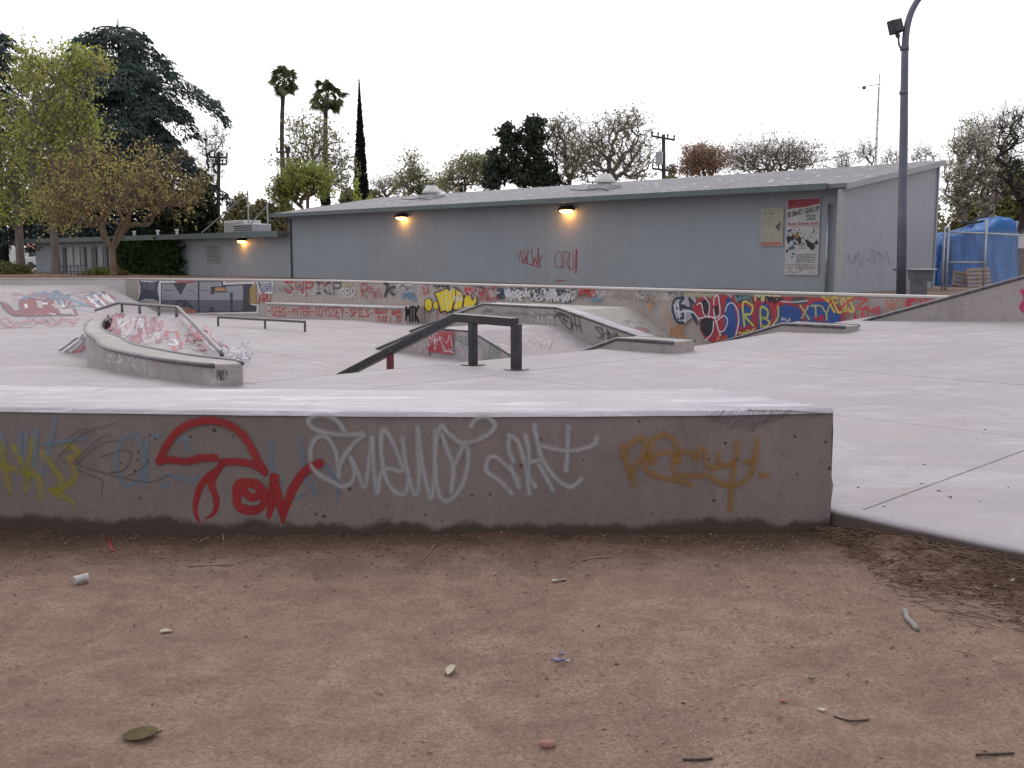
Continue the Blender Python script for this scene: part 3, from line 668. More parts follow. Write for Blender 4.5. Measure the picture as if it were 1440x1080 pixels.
# ------------------------------------------------------------------ funbox, its hubba ledge, the platform at the wall
def vprofile(mb, u0, u1, prof, zb, mi=0):
    ra = [W(u0, v, z) for v, z in prof] + [W(u0, prof[-1][0], zb), W(u0, prof[0][0], zb)]; rb = [W(u1, v, z) for v, z in prof] + [W(u1, prof[-1][0], zb), W(u1, prof[0][0], zb)]
    return mb.loft([ra, rb], mi=mi)
def coping(parent, u, prof, r=.026, name='coping', mat=None):
    return MB().tube([W(u, v, z - r * .5) for v, z in prof], r, 8).build(name, mat or M_steel, parent, smooth=True)
def build_funbox():
    t = thing('funbox', W(14.6, 15, -.5), 'low concrete funbox with red and green graffiti on its side wall in mid basin', 'skate ramp')
    vprofile(MB(), 13.4, 15.8, [(12.85, -.53), (14.5, .09), (15.75, .09), (17.35, -.46)], -.9).build('ramp_surface', M_ramp, t)
    vprofile(MB(), 13.36, 13.62, [(15.72, .13), (17.42, -.43)], -.6).build('edge_strip', M_side, t, bevel=.01)
    coping(t, 13.4, [(12.9, -.5), (14.5, .1), (15.7, .1)], .02); coping(t, 13.37, [(15.7, .14), (17.45, -.42)], .03)
    g = Graf(t, lambda x, y: pu(x, y, 13.35), NU, .004); a = zm(580, 370, 5.143)
    g.piece('red and white spray lettering')
    g.fill(a([(120, 530), (200, 492), (300, 490), (290, 660), (100, 640)]), (.42, .06, .07), .8)
    g.scribble(*a([(110, 500)])[0], *a([(290, 650)])[0], (.68, .66, .7), .022, 3, .8, 3); g.scribble(*a([(20, 590)])[0], *a([(110, 650)])[0], (.6, .58, .62), .022, 2, .7, 4); g.scribble(*a([(130, 510)])[0], *a([(280, 640)])[0], (.5, .05, .06), .02, 2, .8, 5); g.done()
    g.piece('green spray letters').text('BZ', a([(325, 530), (410, 530), (410, 590), (330, 590)]), GRN, .02, .85, seed=3)
    g.text('LOVE', a([(520, 600), (640, 600), (640, 690), (520, 690)]), GRN, .018, .8, seed=4, jitter=.1); g.scribble(*a([(420, 560)])[0], *a([(500, 600)])[0], (.15, .3, .28), .015, 1, .7, 6)
    g.scribble(*a([(310, 560)])[0], *a([(430, 680)])[0], (.55, .55, .57), .02, 2, .6, 7); g.done()
    # pale scribbles on the slope
    P0 = W(13.4, 12.85, -.53); n = (W(13.4, 14.5, .09) - P0).cross(W(15.8, 12.85, -.53) - P0).normalized(); n = n if n.z > 0 else -n
    g = Graf(t, lambda x, y: pplane(x, y, P0, n), n, .004); g.piece('faint pink scrawl on the slope')
    g.text('OORA', a([(820, 560), (1040, 570), (1030, 630), (830, 620)]), (.5, .28, .3), .025, .5, .6, 2); g.scribble(*a([(690, 500)])[0], *a([(800, 560)])[0], (.5, .3, .33), .02, 1, .4, 8); g.done()
    t = thing('hubba_ledge', W(16, 15, -.4), 'raised concrete hubba ledge with pale worn top and black tags rising over the funbox', 'skate ledge')
    prof = [(11.5, -.2), (12.1, -.07), (14.47, .47), (16.7, .48), (18.66, -.07), (19.3, -.26)]
    vprofile(MB(), 15.8, 16.22, prof, -.9).build('ledge_body', M_side, t, bevel=.01)
    pr = [(v, z + .004) for v, z in prof]; MB().loft([[W(15.815, v, z), W(16.205, v, z)] for v, z in pr], closed=False).build('ledge_top', M_ledgetop, t)
    coping(t, 15.8, prof, .026); coping(t, 16.22, prof, .024)
    g = Graf(t, lambda x, y: pu(x, y, 15.78), NU, .004); b = zm(640, 330, 4)
    g.piece('black spray tags').text('YEAH', b([(560, 430), (700, 470), (720, 560), (590, 500)]), BLK, .03, .85, seed=5, jitter=.12)
    g.text('SHNA', b([(790, 510), (930, 560), (930, 590), (800, 590)]), BLK, .028, .85, seed=6, jitter=.15)
    g.stroke(b([(555, 470), (590, 440), (640, 470)]), BLK, .03); g.scribble(*b([(150, 415)])[0], *b([(220, 445)])[0], (.12, .12, .13), .02, 2, .7, 9); g.done()
    g.piece('white spray writing').text('BULLYS', b([(420, 440), (560, 465), (560, 500), (425, 480)]), (.55, .55, .57), .028, .75, seed=7, jitter=.1); g.done()
    g.piece('dark grime along the ledge')
    for i in range(14): g.stroke([(698 + 9 * i, 437 + .4 * i + random.uniform(0, 3)), (706 + 9 * i, 440 + .4 * i + random.uniform(0, 4))], (.09, .085, .09), .08, .35, .9)
    g.done()
    t = thing('wedge_ramp', W(17.5, 16, -.5), 'higher concrete bank built against the graffiti wall behind the hubba ledge', 'skate ramp')
    vprofile(MB(), 16.22, 18.9, [(13.45, -.53), (14.9, .36), (17.8, .36), (19.6, -.45)], -.9).build('ramp_surface', concrete('bank_concrete', (.4, .37, .35), (.33, .3, .28), white=.2, tint=(.42, .34, .29)), t)
    P0 = W(17, 13.45, -.53); n = (W(17, 14.9, .36) - P0).cross(W(18, 13.45, -.53) - P0).normalized(); n = n if n.z > 0 else -n
    g = Graf(t, lambda x, y: pplane(x, y, P0, n), n, .004); c = zm(840, 370, 5.143)
    g.piece('pink and grey spray on the slope').blob(*c([(320, 485)])[0], 9, 3.6, (.5, .25, .25), .7); g.stroke(c([(275, 470), (320, 468), (375, 490), (330, 510), (280, 495), (275, 470)]), (.15, .08, .09), .03, .7)
    g.scribble(*c([(180, 410)])[0], *c([(320, 460)])[0], (.22, .25, .32), .018, 2, .5, 3); g.blob(*c([(420, 530)])[0], 12, 1.6, (.5, .22, .2), .6); g.done()
    # ledges running from the deck down the bank
    def curb(name, u0, u1, v0, v1, z, ve, ze, label):
        t = thing(name, W((u0 + u1) / 2, v0, z - .2), label, 'skate ledge'); prof = [(v0, z), (v1, z), (ve, ze)]
        vprofile(MB(), u0, u1, prof, -.9).build('ledge_body', M_side, t, bevel=.012)
        coping(t, u0, prof, .028); coping(t, u1, prof, .026); return t
    curb('curb_ledge', 12.1, 12.62, 8.8, 9.85, .29, 11.9, -.42, 'short concrete curb ledge with steel edges beside the bare slab, nearest the black handrail')
    curb('curb_ledge', 16.0, 16.5, 8.15, 9.33, .36, 11.4, -.3, 'short concrete curb ledge in front of the blue and red mural, farther from the handrail')
    t = thing('hubba_ledge', W(18.2, 8, .3), 'concrete wedge ledge with steel edge climbing to the right in front of the wall', 'skate ledge')
    prof = [(9.3, .16), (8.75, .37), (6.0, 1.215), (4.2, 1.23)]
    vprofile(MB(), 17.98, 18.5, prof, -.6).build('ledge_body', M_side, t, bevel=.012); coping(t, 17.98, prof, .032); coping(t, 18.5, prof, .03)
    g = Graf(t, lambda x, y: pu(x, y, 17.97), NU, .004); g.piece('red spray mark').stroke([(1437, 408), (1442, 420), (1436, 432), (1444, 440)], (.45, .03, .1), .07).done()
build_funbox()

# ------------------------------------------------------------------ left platform bank, retaining walls, bench
def build_walls():
    t = thing('bank_ramp', (-15, 31, -.5), 'wide concrete bank at the far left with big red and blue graffiti on its slope', 'skate ramp')
    Fp = [Vector((-19, 25.5, -.56)), Vector((-15.2, 28.3, -.53)), Vector((-12.0, 30., -.53)), Vector((-13.2, 38.6, -.6))]; Cp = [Vector((-21, 28.5, .4)), Vector((-17.2, 31.6, .4)), Vector((-16.1, 33.8, .4)), Vector((-16.4, 41.6, .4))]
    Bp = [Vector((-40, 28, .4)), Vector((-40, 42.1, .4)), Vector((-16.6, 42.1, .4))]
    vs = Fp + Cp + Bp; fs = [(0, 1, 5, 4), (1, 2, 6, 5), (2, 3, 7, 6), (4, 5, 6, 7, 9, 8)]; fs[-1] = (4, 5, 6, 7, 9, 8, 7)[:6]
    mb = MB(); tris = [(0, 1, 5), (0, 5, 4), (1, 2, 6), (1, 6, 5), (2, 3, 7), (2, 7, 6)]; mb.add(vs, tris + [(8, 4, 5, 6, 9), (9, 6, 7)]); mb.build('ramp_surface', M_ramp, t)
    bm = trimap([tuple(Vector(vs[i]) for i in q) for q in tris])
    def bn(p): return bm.last if bm.last.z > 0 else -bm.last
    g = Graf(t, bm, lambda p: Vector((.25, -.25, .93)).normalized(), .012, .0012); a = zm(0, 250, 4)
    g.piece('faded blue and pink spray field')
    for q, c, w in (([(150, 690), (200, 660), (280, 650)], PBLU, .5), ([(330, 680), (400, 690), (470, 720)], PBLU, .55), ([(350, 720), (420, 740), (520, 760)], PBLU, .45), ([(100, 660), (180, 640)], (.45, .25, .27), .4), ([(420, 650), (520, 640)], (.48, .3, .32), .3), ([(250, 650), (330, 660)], PBLU, .4)): g.stroke(a(q), c, w, .6, .8)
    for q in ([(120, 810), (160, 800), (130, 820)], [(200, 810), (260, 800)], [(280, 800), (400, 800)], [(0, 800), (40, 790), (60, 820)], [(0, 850), (100, 845)], [(410, 820), (440, 790)]): g.stroke(a(q), (.48, .2, .22), .09, .6, .6)
    g.done()
    g.piece('large red bubble letters with dark outlines')
    red = (.19, .032, .045)
    g.fill(a([(5, 700), (30, 715), (70, 750), (120, 745), (110, 700), (150, 675), (200, 685), (210, 730), (240, 735), (240, 690), (300, 675), (310, 735), (360, 735), (365, 680), (420, 725), (440, 775), (380, 772), (330, 770), (270, 775), (200, 778), (120, 778), (70, 772), (35, 745)]), red, .92)
    g.stroke(a([(5, 700), (30, 740), (75, 775), (120, 780), (200, 780), (300, 778), (440, 776)]), (.08, .05, .1), .09, .85); g.stroke(a([(5, 700), (40, 712), (80, 750), (115, 745), (110, 700), (150, 673), (200, 683), (240, 690), (300, 673), (330, 700)]), (.1, .06, .12), .07, .8)
    g.fill(a([(135, 715), (150, 708), (158, 730), (142, 738)]), (.6, .58, .62)); g.fill(a([(235, 705), (270, 705), (265, 716), (235, 716)]), (.6, .58, .62)); g.stroke(a([(330, 690), (360, 730)]), (.62, .6, .64), .12); g.stroke(a([(280, 765), (310, 772)]), (.6, .58, .6), .1); g.done()
    g.piece('faded layers of paint over the bank').scribble(60, 408, 150, 432, (.16, .24, .34), .14, 2, .6, 3, 10).scribble(20, 412, 120, 424, (.38, .2, .23), .1, 2, .5, 4, 10).scribble(0, 448, 108, 461, (.42, .2, .22), .07, 2, .6, 5, 14).scribble(90, 410, 160, 436, (.5, .48, .52), .08, 2, .5, 6, 10).scribble(25, 440, 100, 456, (.2, .22, .26), .05, 1, .6, 7, 12).done()
    g.piece('white and red striped letters')
    for q, c in (([(490, 670), (520, 700), (560, 735)], WHT), ([(530, 660), (570, 700), (600, 730)], WHT), ([(560, 650), (620, 700)], WHT), ([(500, 690), (560, 690)], WHT), ([(595, 660), (640, 705)], WHT), ([(480, 690), (530, 730)], (.45, .12, .15)), ([(550, 670), (610, 720)], (.45, .12, .15)), ([(580, 645), (640, 690)], (.45, .12, .15)), ([(610, 660), (640, 680)], (.2, .1, .15))): g.stroke(a(q), c, .16, .85, .5)
    g.done()
    # the long wall
    vs_ = list(np.arange(5.5, 41.6, .75)) + [41.5]
    ztop = lambda v: float(np.interp(v, [0, 27, 41.5], [.8, .8, .655]))
    t = thing('retaining_wall', W(19, 22, 0), 'long low concrete wall covered in graffiti tags in front of the grey building', 'wall')
    MB().loft([[W(18.9, v, -1), W(18.9, v, ztop(v) - .05), W(19.18, v, ztop(v) - .05), W(19.18, v, -1)] for v in vs_]).build('wall_body', M_wall, t)
    MB().loft([[W(18.875, v, ztop(v) - .048), W(18.875, v, ztop(v)), W(19.2, v, ztop(v)), W(19.2, v, ztop(v) - .048)] for v in vs_]).build('wall_cap', M_cap, t, bevel=.008)
    wall_graffiti(t)
    t = thing('low_wall', (-20, 42.3, .5), 'plain pale low concrete wall behind the platform at far left', 'wall')
    c = W(18.9, 41.5, 0)
    MB().loft([[(x, y, -.6), (x, y, .6), (x, y + .25, .6), (x, y + .25, -.6)] for x, y in ((c.x + .1, c.y + .1), (-40, 42.4))]).build('wall_body', M_cap, t)
    MB().loft([[(x, y - .02, .602), (x, y - .02, .65), (x, y + .27, .65), (x, y + .27, .602)] for x, y in ((c.x + .08, c.y + .1), (-40, 42.4))]).build('wall_cap', M_cap, t)
    t = thing('bench_ledge', W(18.5, 26, -.4), 'long low concrete bench ledge against the wall lettered with a row of red words', 'skate ledge')
    zt = lambda v: float(np.interp(v, [22.4, 29.6], [.13, .03]))
    vv = [22.4, 24, 26, 28, 29.6]
    MB().loft([[W(18.2, v, -.9), W(18.2, v, zt(v)), W(18.895, v, zt(v)), W(18.895, v, -.9)] for v in vv]).build('ledge_body', M_wall, t, bevel=.01)
    MB().tube([W(18.19, v, zt(v) - .03) for v in vv], .045, 6).build('coping', mottled('pale_steel', (.5, .49, .5), (.4, .39, .4), 5, .4, 40, metallic=.3), t, smooth=True)
    g = Graf(t, lambda x, y: pu(x, y, 18.2), NU, .005); a = zm(340, 370, 5.143)
    g.piece('row of red sprayed words')
    g.text('-SEBS-', a([(185, 318), (355, 322), (355, 385), (185, 378)]), RED, .045, .9, .4, 1); g.text('MYTER-', a([(362, 325), (525, 325), (525, 380), (362, 370)]), RED, .042, .9, .4, 2); g.text('ODYSSEY-', a([(530, 318), (775, 325), (775, 392), (530, 378)]), RED, .042, .9, .4, 3)
    g.text('SPILS-', a([(780, 330), (955, 338), (955, 388), (780, 383)]), RED, .042, .9, .4, 4); g.text('GRAFF OR', a([(960, 335), (1120, 345), (1120, 378), (960, 365)]), RED, .034, .9, .4, 5); g.text('DIE!', a([(985, 385), (1090, 390), (1090, 440), (985, 432)]), RED, .04, .9, .4, 6)
    g.text('HEBI', a([(1155, 330), (1155, 430), (1120, 435), (1120, 330)]), RED, .034, .85, .4, 7); g.done()
    e = (W(18.2, 22.4, 0)); g = Graf(t, lambda x, y: pv(x, y, 22.4), NV, .006)
    # black letters wrap from the bench end onto the wall
    g.piece('black sprayed letters').text('MTK', a([(1185, 315), (1285, 315), (1285, 425), (1185, 418)]), BLK, .08, .95, .3, 8, .05).done()
def wall_graffiti(t):
    def wm(x, y):
        p = pu(x, y, 18.9); v = (p.y - p.x) * S; p.z = min(p.z, float(np.interp(v, [0, 27, 41.5], [.8, .8, .655])) - .085); return p
    g = Graf(t, wm, NU, .004, .0016)
    z8, z3, z5, z84, z10 = zm(80, 370, 5.143), zm(340, 370, 5.143), zm(580, 370, 5.143), zm(840, 370, 5.143), zm(1040, 360, 4.8)
    g.piece('white scrawl').text('OUSSS', z8([(400, 135), (585, 130), (585, 180), (405, 180)]), (.55, .55, .56), .035, .7, .5, 3).scribble(*z8([(450, 180)])[0], *z8([(560, 215)])[0], (.5, .5, .5), .03, 1, .6, 4); g.done()
    g.piece('dark pinched square outlined in white')
    q = [(590, 122), (620, 135), (690, 140), (745, 122), (728, 180), (735, 230), (755, 290), (700, 262), (640, 258), (585, 280), (605, 220), (605, 165)]
    cx, cy = 670, 200
    g.fill(z8([(cx + (x - cx) * 1.12, cy + (y - cy) * 1.12) for x, y in q]), (.62, .62, .64)); g.fill(z8(q), (.05, .055, .09)); g.text('PUSE', z8([(620, 150), (715, 150), (715, 190), (620, 190)]), (.3, .32, .36), .035, .8, seed=5); g.done()
    # silver block letters
    g.piece('silver block letters with black shadows and white outlines')
    zz = zm(126, 380, 3.2); blk = (.03, .03, .045)
    g.fill(zz([(314, 172), (314, 50), (420, 48), (480, 38), (610, 40), (612, 58), (742, 52), (738, 150), (762, 155), (760, 194), (640, 196), (478, 200), (464, 178)]), (.66, .66, .68), .97, .02)
    g.fill(zz([(322, 165), (322, 58), (420, 56), (482, 46), (602, 48), (602, 66), (734, 60), (728, 156), (754, 160), (752, 187), (640, 189), (482, 192), (472, 170)]), blk, .97, .02)
    for p in ([(326, 62), (376, 61), (412, 112), (440, 58), (488, 52), (488, 182), (436, 184), (434, 128), (414, 166), (388, 140), (388, 164), (326, 164)], [(496, 52), (596, 52), (596, 72), (546, 74), (546, 108), (560, 108), (562, 100), (634, 100), (634, 184), (560, 185), (560, 165), (540, 166), (540, 186), (496, 187)], [(616, 72), (690, 68), (694, 92), (690, 182), (646, 183), (646, 100), (616, 96)]):
        g.fill(zz(p), (.27, .275, .31), .98, .02)
        ys = [y for _, y in p]; g.fill(zz([(x, max(y, 134)) for x, y in p]), (.12, .125, .165), .7)
    g.fill(zz([(566, 78), (612, 78), (612, 94), (566, 94)]), (.42, .23, .1)); g.stroke(zz([(340, 88), (378, 92)]), blk, .03); g.stroke(zz([(440, 96), (462, 90), (478, 108)]), blk, .025); g.stroke(zz([(500, 90), (536, 92)]), blk, .025)
    g.done()
    g.piece('orange brown spray under the silver letters').blob(*z8([(940, 355)])[0], 13, 6.5, (.4, .18, .09), .7, seed=2).blob(*z8([(1090, 375)])[0], 17, 2.2, (.42, .16, .1), .6, seed=3).blob(*z8([(930, 132)])[0], 14, 2.4, (.45, .06, .07), .7, seed=4).scribble(*z8([(900, 335)])[0], *z8([(1000, 385)])[0], (.5, .1, .08), .04, 1, .7, 5); g.done()
    g.piece('black silver and white emblem')
    g.fill(z3([(60, 180), (110, 130), (110, 300), (60, 290)]), (.38, .26, .08), .7)
    g.fill(z3([(105, 122), (140, 138), (235, 130), (232, 180), (225, 225), (130, 222), (118, 175)]), (.6, .6, .64)); g.fill(z3([(118, 135), (145, 148), (220, 142), (215, 205), (140, 212), (128, 170)]), (.12, .13, .18)); g.text('MRS', z3([(140, 150), (215, 150), (215, 200), (140, 205)]), (.5, .52, .56), .05, .8); g.scribble(*z3([(210, 130)])[0], *z3([(275, 230)])[0], (.42, .36, .5), .03, 2, .7, 6); g.done()
    g.piece('red sprayed word with an exclamation feel').text('ARU', z3([(120, 222), (215, 222), (215, 270), (120, 295)]), RED, .06, .92, .4, 7); g.done()
    g.piece('red and black capital letters on the wall').text('SW', z3([(310, 108), (460, 108), (460, 215), (310, 210)]), RED, .075, .85, .45, 8); g.text('P', z3([(465, 112), (530, 112), (520, 240), (465, 240)]), RED, .07, .88, .45, 9)
    g.text('NOT', z3([(540, 112), (640, 112), (640, 150), (540, 150)]), RED, .04, .7, .45, 10); g.text('ICP', z3([(525, 142), (735, 135), (735, 222), (525, 218)]), (.035, .035, .06), .055, .92, .35, 11, .03); g.done()
    g.piece('white sprayed letters over the red').text('SER', z3([(715, 185), (835, 185), (835, 250), (715, 250)]), (.6, .6, .62), .06, .8, .45, 12); g.scribble(*z3([(355, 195)])[0], *z3([(440, 240)])[0], (.6, .6, .62), .05, 1, .75, 13).scribble(*z3([(440, 190)])[0], *z3([(600, 235)])[0], (.58, .58, .6), .05, 1, .6, 14).blob(*z3([(770, 145)])[0], 8, 6, (.5, .42, .2), .5); g.done()
    g.piece('faint red scribbles').text('R', z3([(865, 150), (920, 150), (920, 250), (870, 250)]), (.42, .07, .08), .07, .7, .5, 14).scribble(*z3([(900, 170)])[0], *z3([(1010, 250)])[0], (.42, .1, .12), .05, 2, .65, 15); g.done()
    g.piece('heavy black letter K').stroke(z3([(1035, 125), (1060, 170), (1040, 240)]), BLK, .11, .95, .3); g.stroke(z3([(1110, 170), (1065, 190)]), BLK, .1); g.stroke(z3([(1055, 185), (1080, 210), (1105, 228)]), BLK, .1); g.stroke(z3([(1045, 150), (1060, 150)]), BLK, .08); g.done()
    g.piece('blue and white spray face').scribble(*z3([(1130, 120)])[0], *z3([(1250, 210)])[0], (.58, .6, .65), .05, 2, .75, 16).scribble(*z3([(1170, 195)])[0], *z3([(1270, 270)])[0], (.12, .3, .5), .05, 2, .85, 17).stroke(z3([(1150, 200), (1170, 140), (1200, 190), (1235, 170)]), BLK, .025).blob(*z3([(1135, 128)])[0], 4, 2, (.05, .15, .35)); g.done()
    g.piece('small red mark').text('5', z3([(1315, 155), (1365, 155), (1365, 215), (1315, 220)]), RED, .05, .85).scribble(*z3([(1285, 130)])[0], *z3([(1350, 200)])[0], (.6, .6, .62), .03, 1, .6, 18); g.done()
    g.piece('black scribble at the wall top').text('MAGO', z5([(155, 120), (275, 122), (275, 175), (160, 180)]), BLK, .05, .85, seed=18, jitter=.12); g.scribble(*z5([(430, 135)])[0], *z5([(520, 180)])[0], (.08, .08, .1), .05, 2, .8, 19).blob(*z5([(360, 150)])[0], 10, 4, (.4, .4, .25), .5); g.done()
    g.piece('pink and grey underlayer').blob(*z5([(420, 195)])[0], 8, 7, (.5, .12, .13), .85).scribble(*z5([(340, 170)])[0], *z5([(450, 230)])[0], RED, .05, 1, .8, 20).scribble(*z5([(120, 200)])[0], *z5([(330, 400)])[0], (.5, .48, .52), .05, 2, .5, 21).scribble(*z5([(180, 330)])[0], *z5([(250, 420)])[0], RED, .03, 1, .7, 22); g.done()
    g.piece('big yellow bubble letters outlined in black')
    def bub(p, rim=1.0):
        P = z5(p); cx = sum(x for x, _ in P) / len(P); cy = sum(y for _, y in P) / len(P)
        g.fill(P, (.03, .03, .035)); g.fill([(x + (cx - x) * .17, y + (cy - y) * .13) for x, y in P], YEL, .97, .05)
    def ring(cx, cy, rx, ry): return [(cx + rx * math.cos(i * .4488), cy + ry * math.sin(i * .4488)) for i in range(14)]
    bub(ring(125, 302, 32, 52)); bub(ring(178, 305, 20, 32))
    bub([(160, 215), (215, 195), (260, 175), (285, 200), (300, 175), (330, 172), (335, 215), (300, 350), (265, 365), (240, 350), (210, 365), (195, 300), (175, 245)]); bub([(325, 180), (370, 205), (385, 245), (370, 330), (320, 345), (300, 330), (320, 280)]); bub([(380, 250), (400, 222), (430, 235), (450, 275), (475, 240), (485, 265), (465, 310), (420, 315), (390, 330), (372, 315)])
    for st in ([(225, 220), (235, 330)], [(255, 200), (262, 335)], [(290, 200), (280, 300)], [(340, 240), (330, 320)]): g.stroke(z5(st), (.8, .76, .45), .05, .8)
    g.scribble(*z5([(310, 235)])[0], *z5([(370, 285)])[0], (.7, .66, .7), .03, 2, .85, 23); g.done()
    g.piece('red sprayed word beside the yellow letters').text('MIKE', z5([(490, 195), (625, 165), (640, 240), (500, 275)]), RED, .06, .88, .45, 24).blob(*z5([(650, 215)])[0], 5.5, 9.5, (.04, .05, .09), .9).blob(*z5([(640, 150)])[0], 16, 2.5, (.08, .14, .3), .75).blob(*z5([(570, 160)])[0], 8, 2.5, (.12, .14, .2), .6); g.scribble(*z5([(540, 210)])[0], *z5([(640, 290)])[0], (.4, .06, .08), .05, 1, .6, 6); g.done()
    g.piece('dense black and white tag cluster')
    for bx, by, rx, ry, c in ((760, 170, 18, 4, (.2, .25, .4)), (905, 235, 13, 6, (.06, .05, .06)), (960, 200, 11, 7, (.07, .08, .1)), (1030, 205, 9, 10, (.06, .05, .07)), (1110, 200, 8, 8, (.08, .08, .12)), (1120, 265, 7, 3.5, (.1, .04, .06)), (730, 245, 8, 4, (.35, .12, .12)), (1090, 180, 8, 4, (.08, .08, .1)), (1000, 165, 14, 2, (.25, .2, .15))): g.blob(*z5([(bx, by)])[0], rx, ry, c, .85, seed=bx)
    for i, (a, b, c, d) in enumerate(((680, 165, 860, 250), (690, 190, 800, 270), (860, 180, 1040, 270), (980, 190, 1060, 285), (1060, 210, 1140, 285), (1120, 180, 1200, 270))): g.scribble(*z5([(a, b)])[0], *z5([(c, d)])[0], (.62, .62, .66), .04, 3, .9, 30 + i, 13)
    for i, (a, b, c, d) in enumerate(((850, 165, 940, 210), (1060, 160, 1190, 240), (720, 160, 830, 220))): g.scribble(*z5([(a, b)])[0], *z5([(c, d)])[0], BLK, .04, 1, .85, 40 + i)
    g.done()
    g.piece('bright red word above the bank').text('APU', z5([(1222, 162), (1330, 165), (1330, 240), (1222, 235)]), (.55, .04, .03), .085, .95, .35, 25).blob(*z5([(1340, 262)])[0], 9, 3, (.14, .28, .4), .75).scribble(*z5([(1310, 200)])[0], *z5([(1400, 250)])[0], (.55, .56, .62), .04, 1, .6, 26); g.done()
    g.piece('grey pencil scrawl').text('CHOGUSTVVI', z84([(60, 195), (470, 200), (480, 280), (150, 260)]), (.16, .14, .14), .022, .6, .4, 27, .15); g.text('JIE', z84([(320, 270), (420, 270), (420, 320), (330, 320)]), (.15, .12, .12), .02, .6, .4, 28, .2); g.blob(*z84([(395, 305)])[0], 5, 6, (.55, .28, .13), .55).blob(*z84([(500, 370)])[0], 6, 8, (.5, .3, .2), .3); g.done()
    g.piece('black and white bubble letter')
    g.fill(z84([(555, 300), (590, 240), (650, 232), (720, 240), (740, 300), (740, 370), (690, 400), (640, 440), (590, 440), (555, 380)]), (.42, .42, .46), .85)
    for st in ([(640, 250), (580, 260), (560, 330), (590, 420), (640, 430)], [(585, 330), (640, 320), (700, 330)], [(640, 250), (610, 300), (650, 310)], [(680, 250), (700, 330), (720, 400)], [(700, 370), (740, 440)], [(620, 340), (640, 390), (600, 400)], [(690, 260), (750, 350)]): g.stroke(z84(st), (.03, .04, .07), .075, .92)
    for st in ([(570, 300), (600, 350), (700, 350), (760, 420)], [(600, 290), (610, 400)], [(650, 360), (650, 430)]): g.stroke(z84(st), (.6, .62, .68), .045, .9)
    g.text('SVI', z84([(520, 190), (650, 185), (650, 230), (530, 235)]), (.1, .1, .12), .04, .75, seed=29, jitter=.15); g.done()
    g.piece('orange sprayed word').text('NOE.', z84([(545, 455), (690, 455), (690, 530), (545, 535)]), (.52, .2, .05), .05, .85, .45, 30); g.stroke(z84([(545, 395), (548, 530)]), (.5, .22, .08), .04, .75); g.done()
    g.piece('large mural of black red and blue bubble letters')
    g.fill(z84([(640, 195), (760, 190), (990, 200), (990, 250), (760, 245), (650, 240)]), (.4, .37, .22), .7)
    g.fill(z84([(990, 200), (1120, 205), (1130, 240), (1500, 215), (1730, 228), (1730, 330), (1500, 360), (1000, 320)]), (.33, .035, .04), .92)
    g.fill(z84([(1010, 215), (1130, 215), (1150, 290), (1030, 290)]), (.05, .07, .08), .9); g.blob(*z84([(1225, 250)])[0], 9, 8, (.04, .04, .05), .8)
    g.fill(z84([(700, 330), (740, 260), (800, 235), (830, 270), (850, 240), (900, 205), (950, 225), (960, 330), (940, 460), (900, 560), (850, 575), (790, 540), (760, 480), (755, 400)]), (.36, .03, .04), .95)
    g.fill(z84([(760, 420), (790, 395), (850, 400), (865, 450), (840, 520), (800, 530), (770, 490)]), (.02, .02, .025)); g.fill(z84([(770, 270), (820, 255), (830, 360), (780, 370)]), (.03, .02, .025)); g.fill(z84([(860, 320), (890, 300), (895, 370), (865, 380)]), (.03, .02, .025))
    g.fill(z84([(940, 560), (930, 420), (925, 300), (960, 230), (1010, 290), (1050, 320), (1100, 270), (1160, 300), (1200, 270), (1260, 300), (1300, 330), (1420, 300), (1440, 560)]), (.3, .03, .05), .95)
    blue = (.025, .075, .26)
    for p in ([(940, 540), (935, 330), (960, 240), (985, 260), (1010, 320), (1030, 420), (1000, 560)], [(1045, 340), (1090, 300), (1130, 330), (1130, 430), (1070, 470), (1040, 430)], [(1175, 500), (1185, 330), (1220, 280), (1260, 310), (1275, 400), (1250, 490)], [(1325, 330), (1420, 310), (1480, 330), (1490, 380), (1440, 560), (1320, 560)]): g.fill(z84(p), blue, .95)
    g.fill(z10([(250, 470), (265, 350), (330, 325), (420, 350), (440, 400), (420, 470)]), blue); g.fill(z10([(455, 460), (460, 350), (520, 310), (590, 305), (660, 340), (700, 400), (700, 450), (560, 470)]), blue); g.fill(z10([(250, 400), (300, 390), (320, 460), (240, 470)]), (.04, .09, .22))
    g.stroke(z10([(455, 450), (450, 350), (520, 300), (590, 296), (660, 330), (708, 400), (708, 450)]), (.42, .03, .06), .07); g.stroke(z10([(255, 440), (270, 335), (340, 312), (425, 335), (450, 390)]), (.42, .03, .06), .06); g.stroke(z84([(1040, 440), (1040, 320), (1100, 275), (1150, 310), (1190, 280), (1230, 265), (1290, 320)]), (.42, .03, .05), .07)
    g.fill(z10([(360, 310), (380, 280), (440, 262), (480, 290), (470, 320), (400, 330)]), (.07, .06, .08)); g.stroke(z10([(300, 305), (380, 310), (480, 300)]), (.5, .52, .58), .035, .8)
    for st in ([(860, 300), (865, 250), (890, 235), (900, 280), (905, 370), (870, 390), (860, 330)], [(880, 420), (930, 380), (960, 410), (940, 480), (900, 490), (880, 420)], [(945, 350), (960, 300), (1000, 290), (1035, 350), (1040, 430), (1020, 520)], [(740, 300), (770, 290), (790, 370), (830, 390)], [(750, 400), (830, 385), (870, 400)], [(870, 400), (890, 470), (910, 520)], [(800, 560), (850, 500), (860, 420)], [(880, 560), (905, 520)], [(790, 240), (830, 300), (820, 390)]): g.stroke(z84(st), (.58, .62, .72), .034, .88)
    yl = (.5, .47, .12)
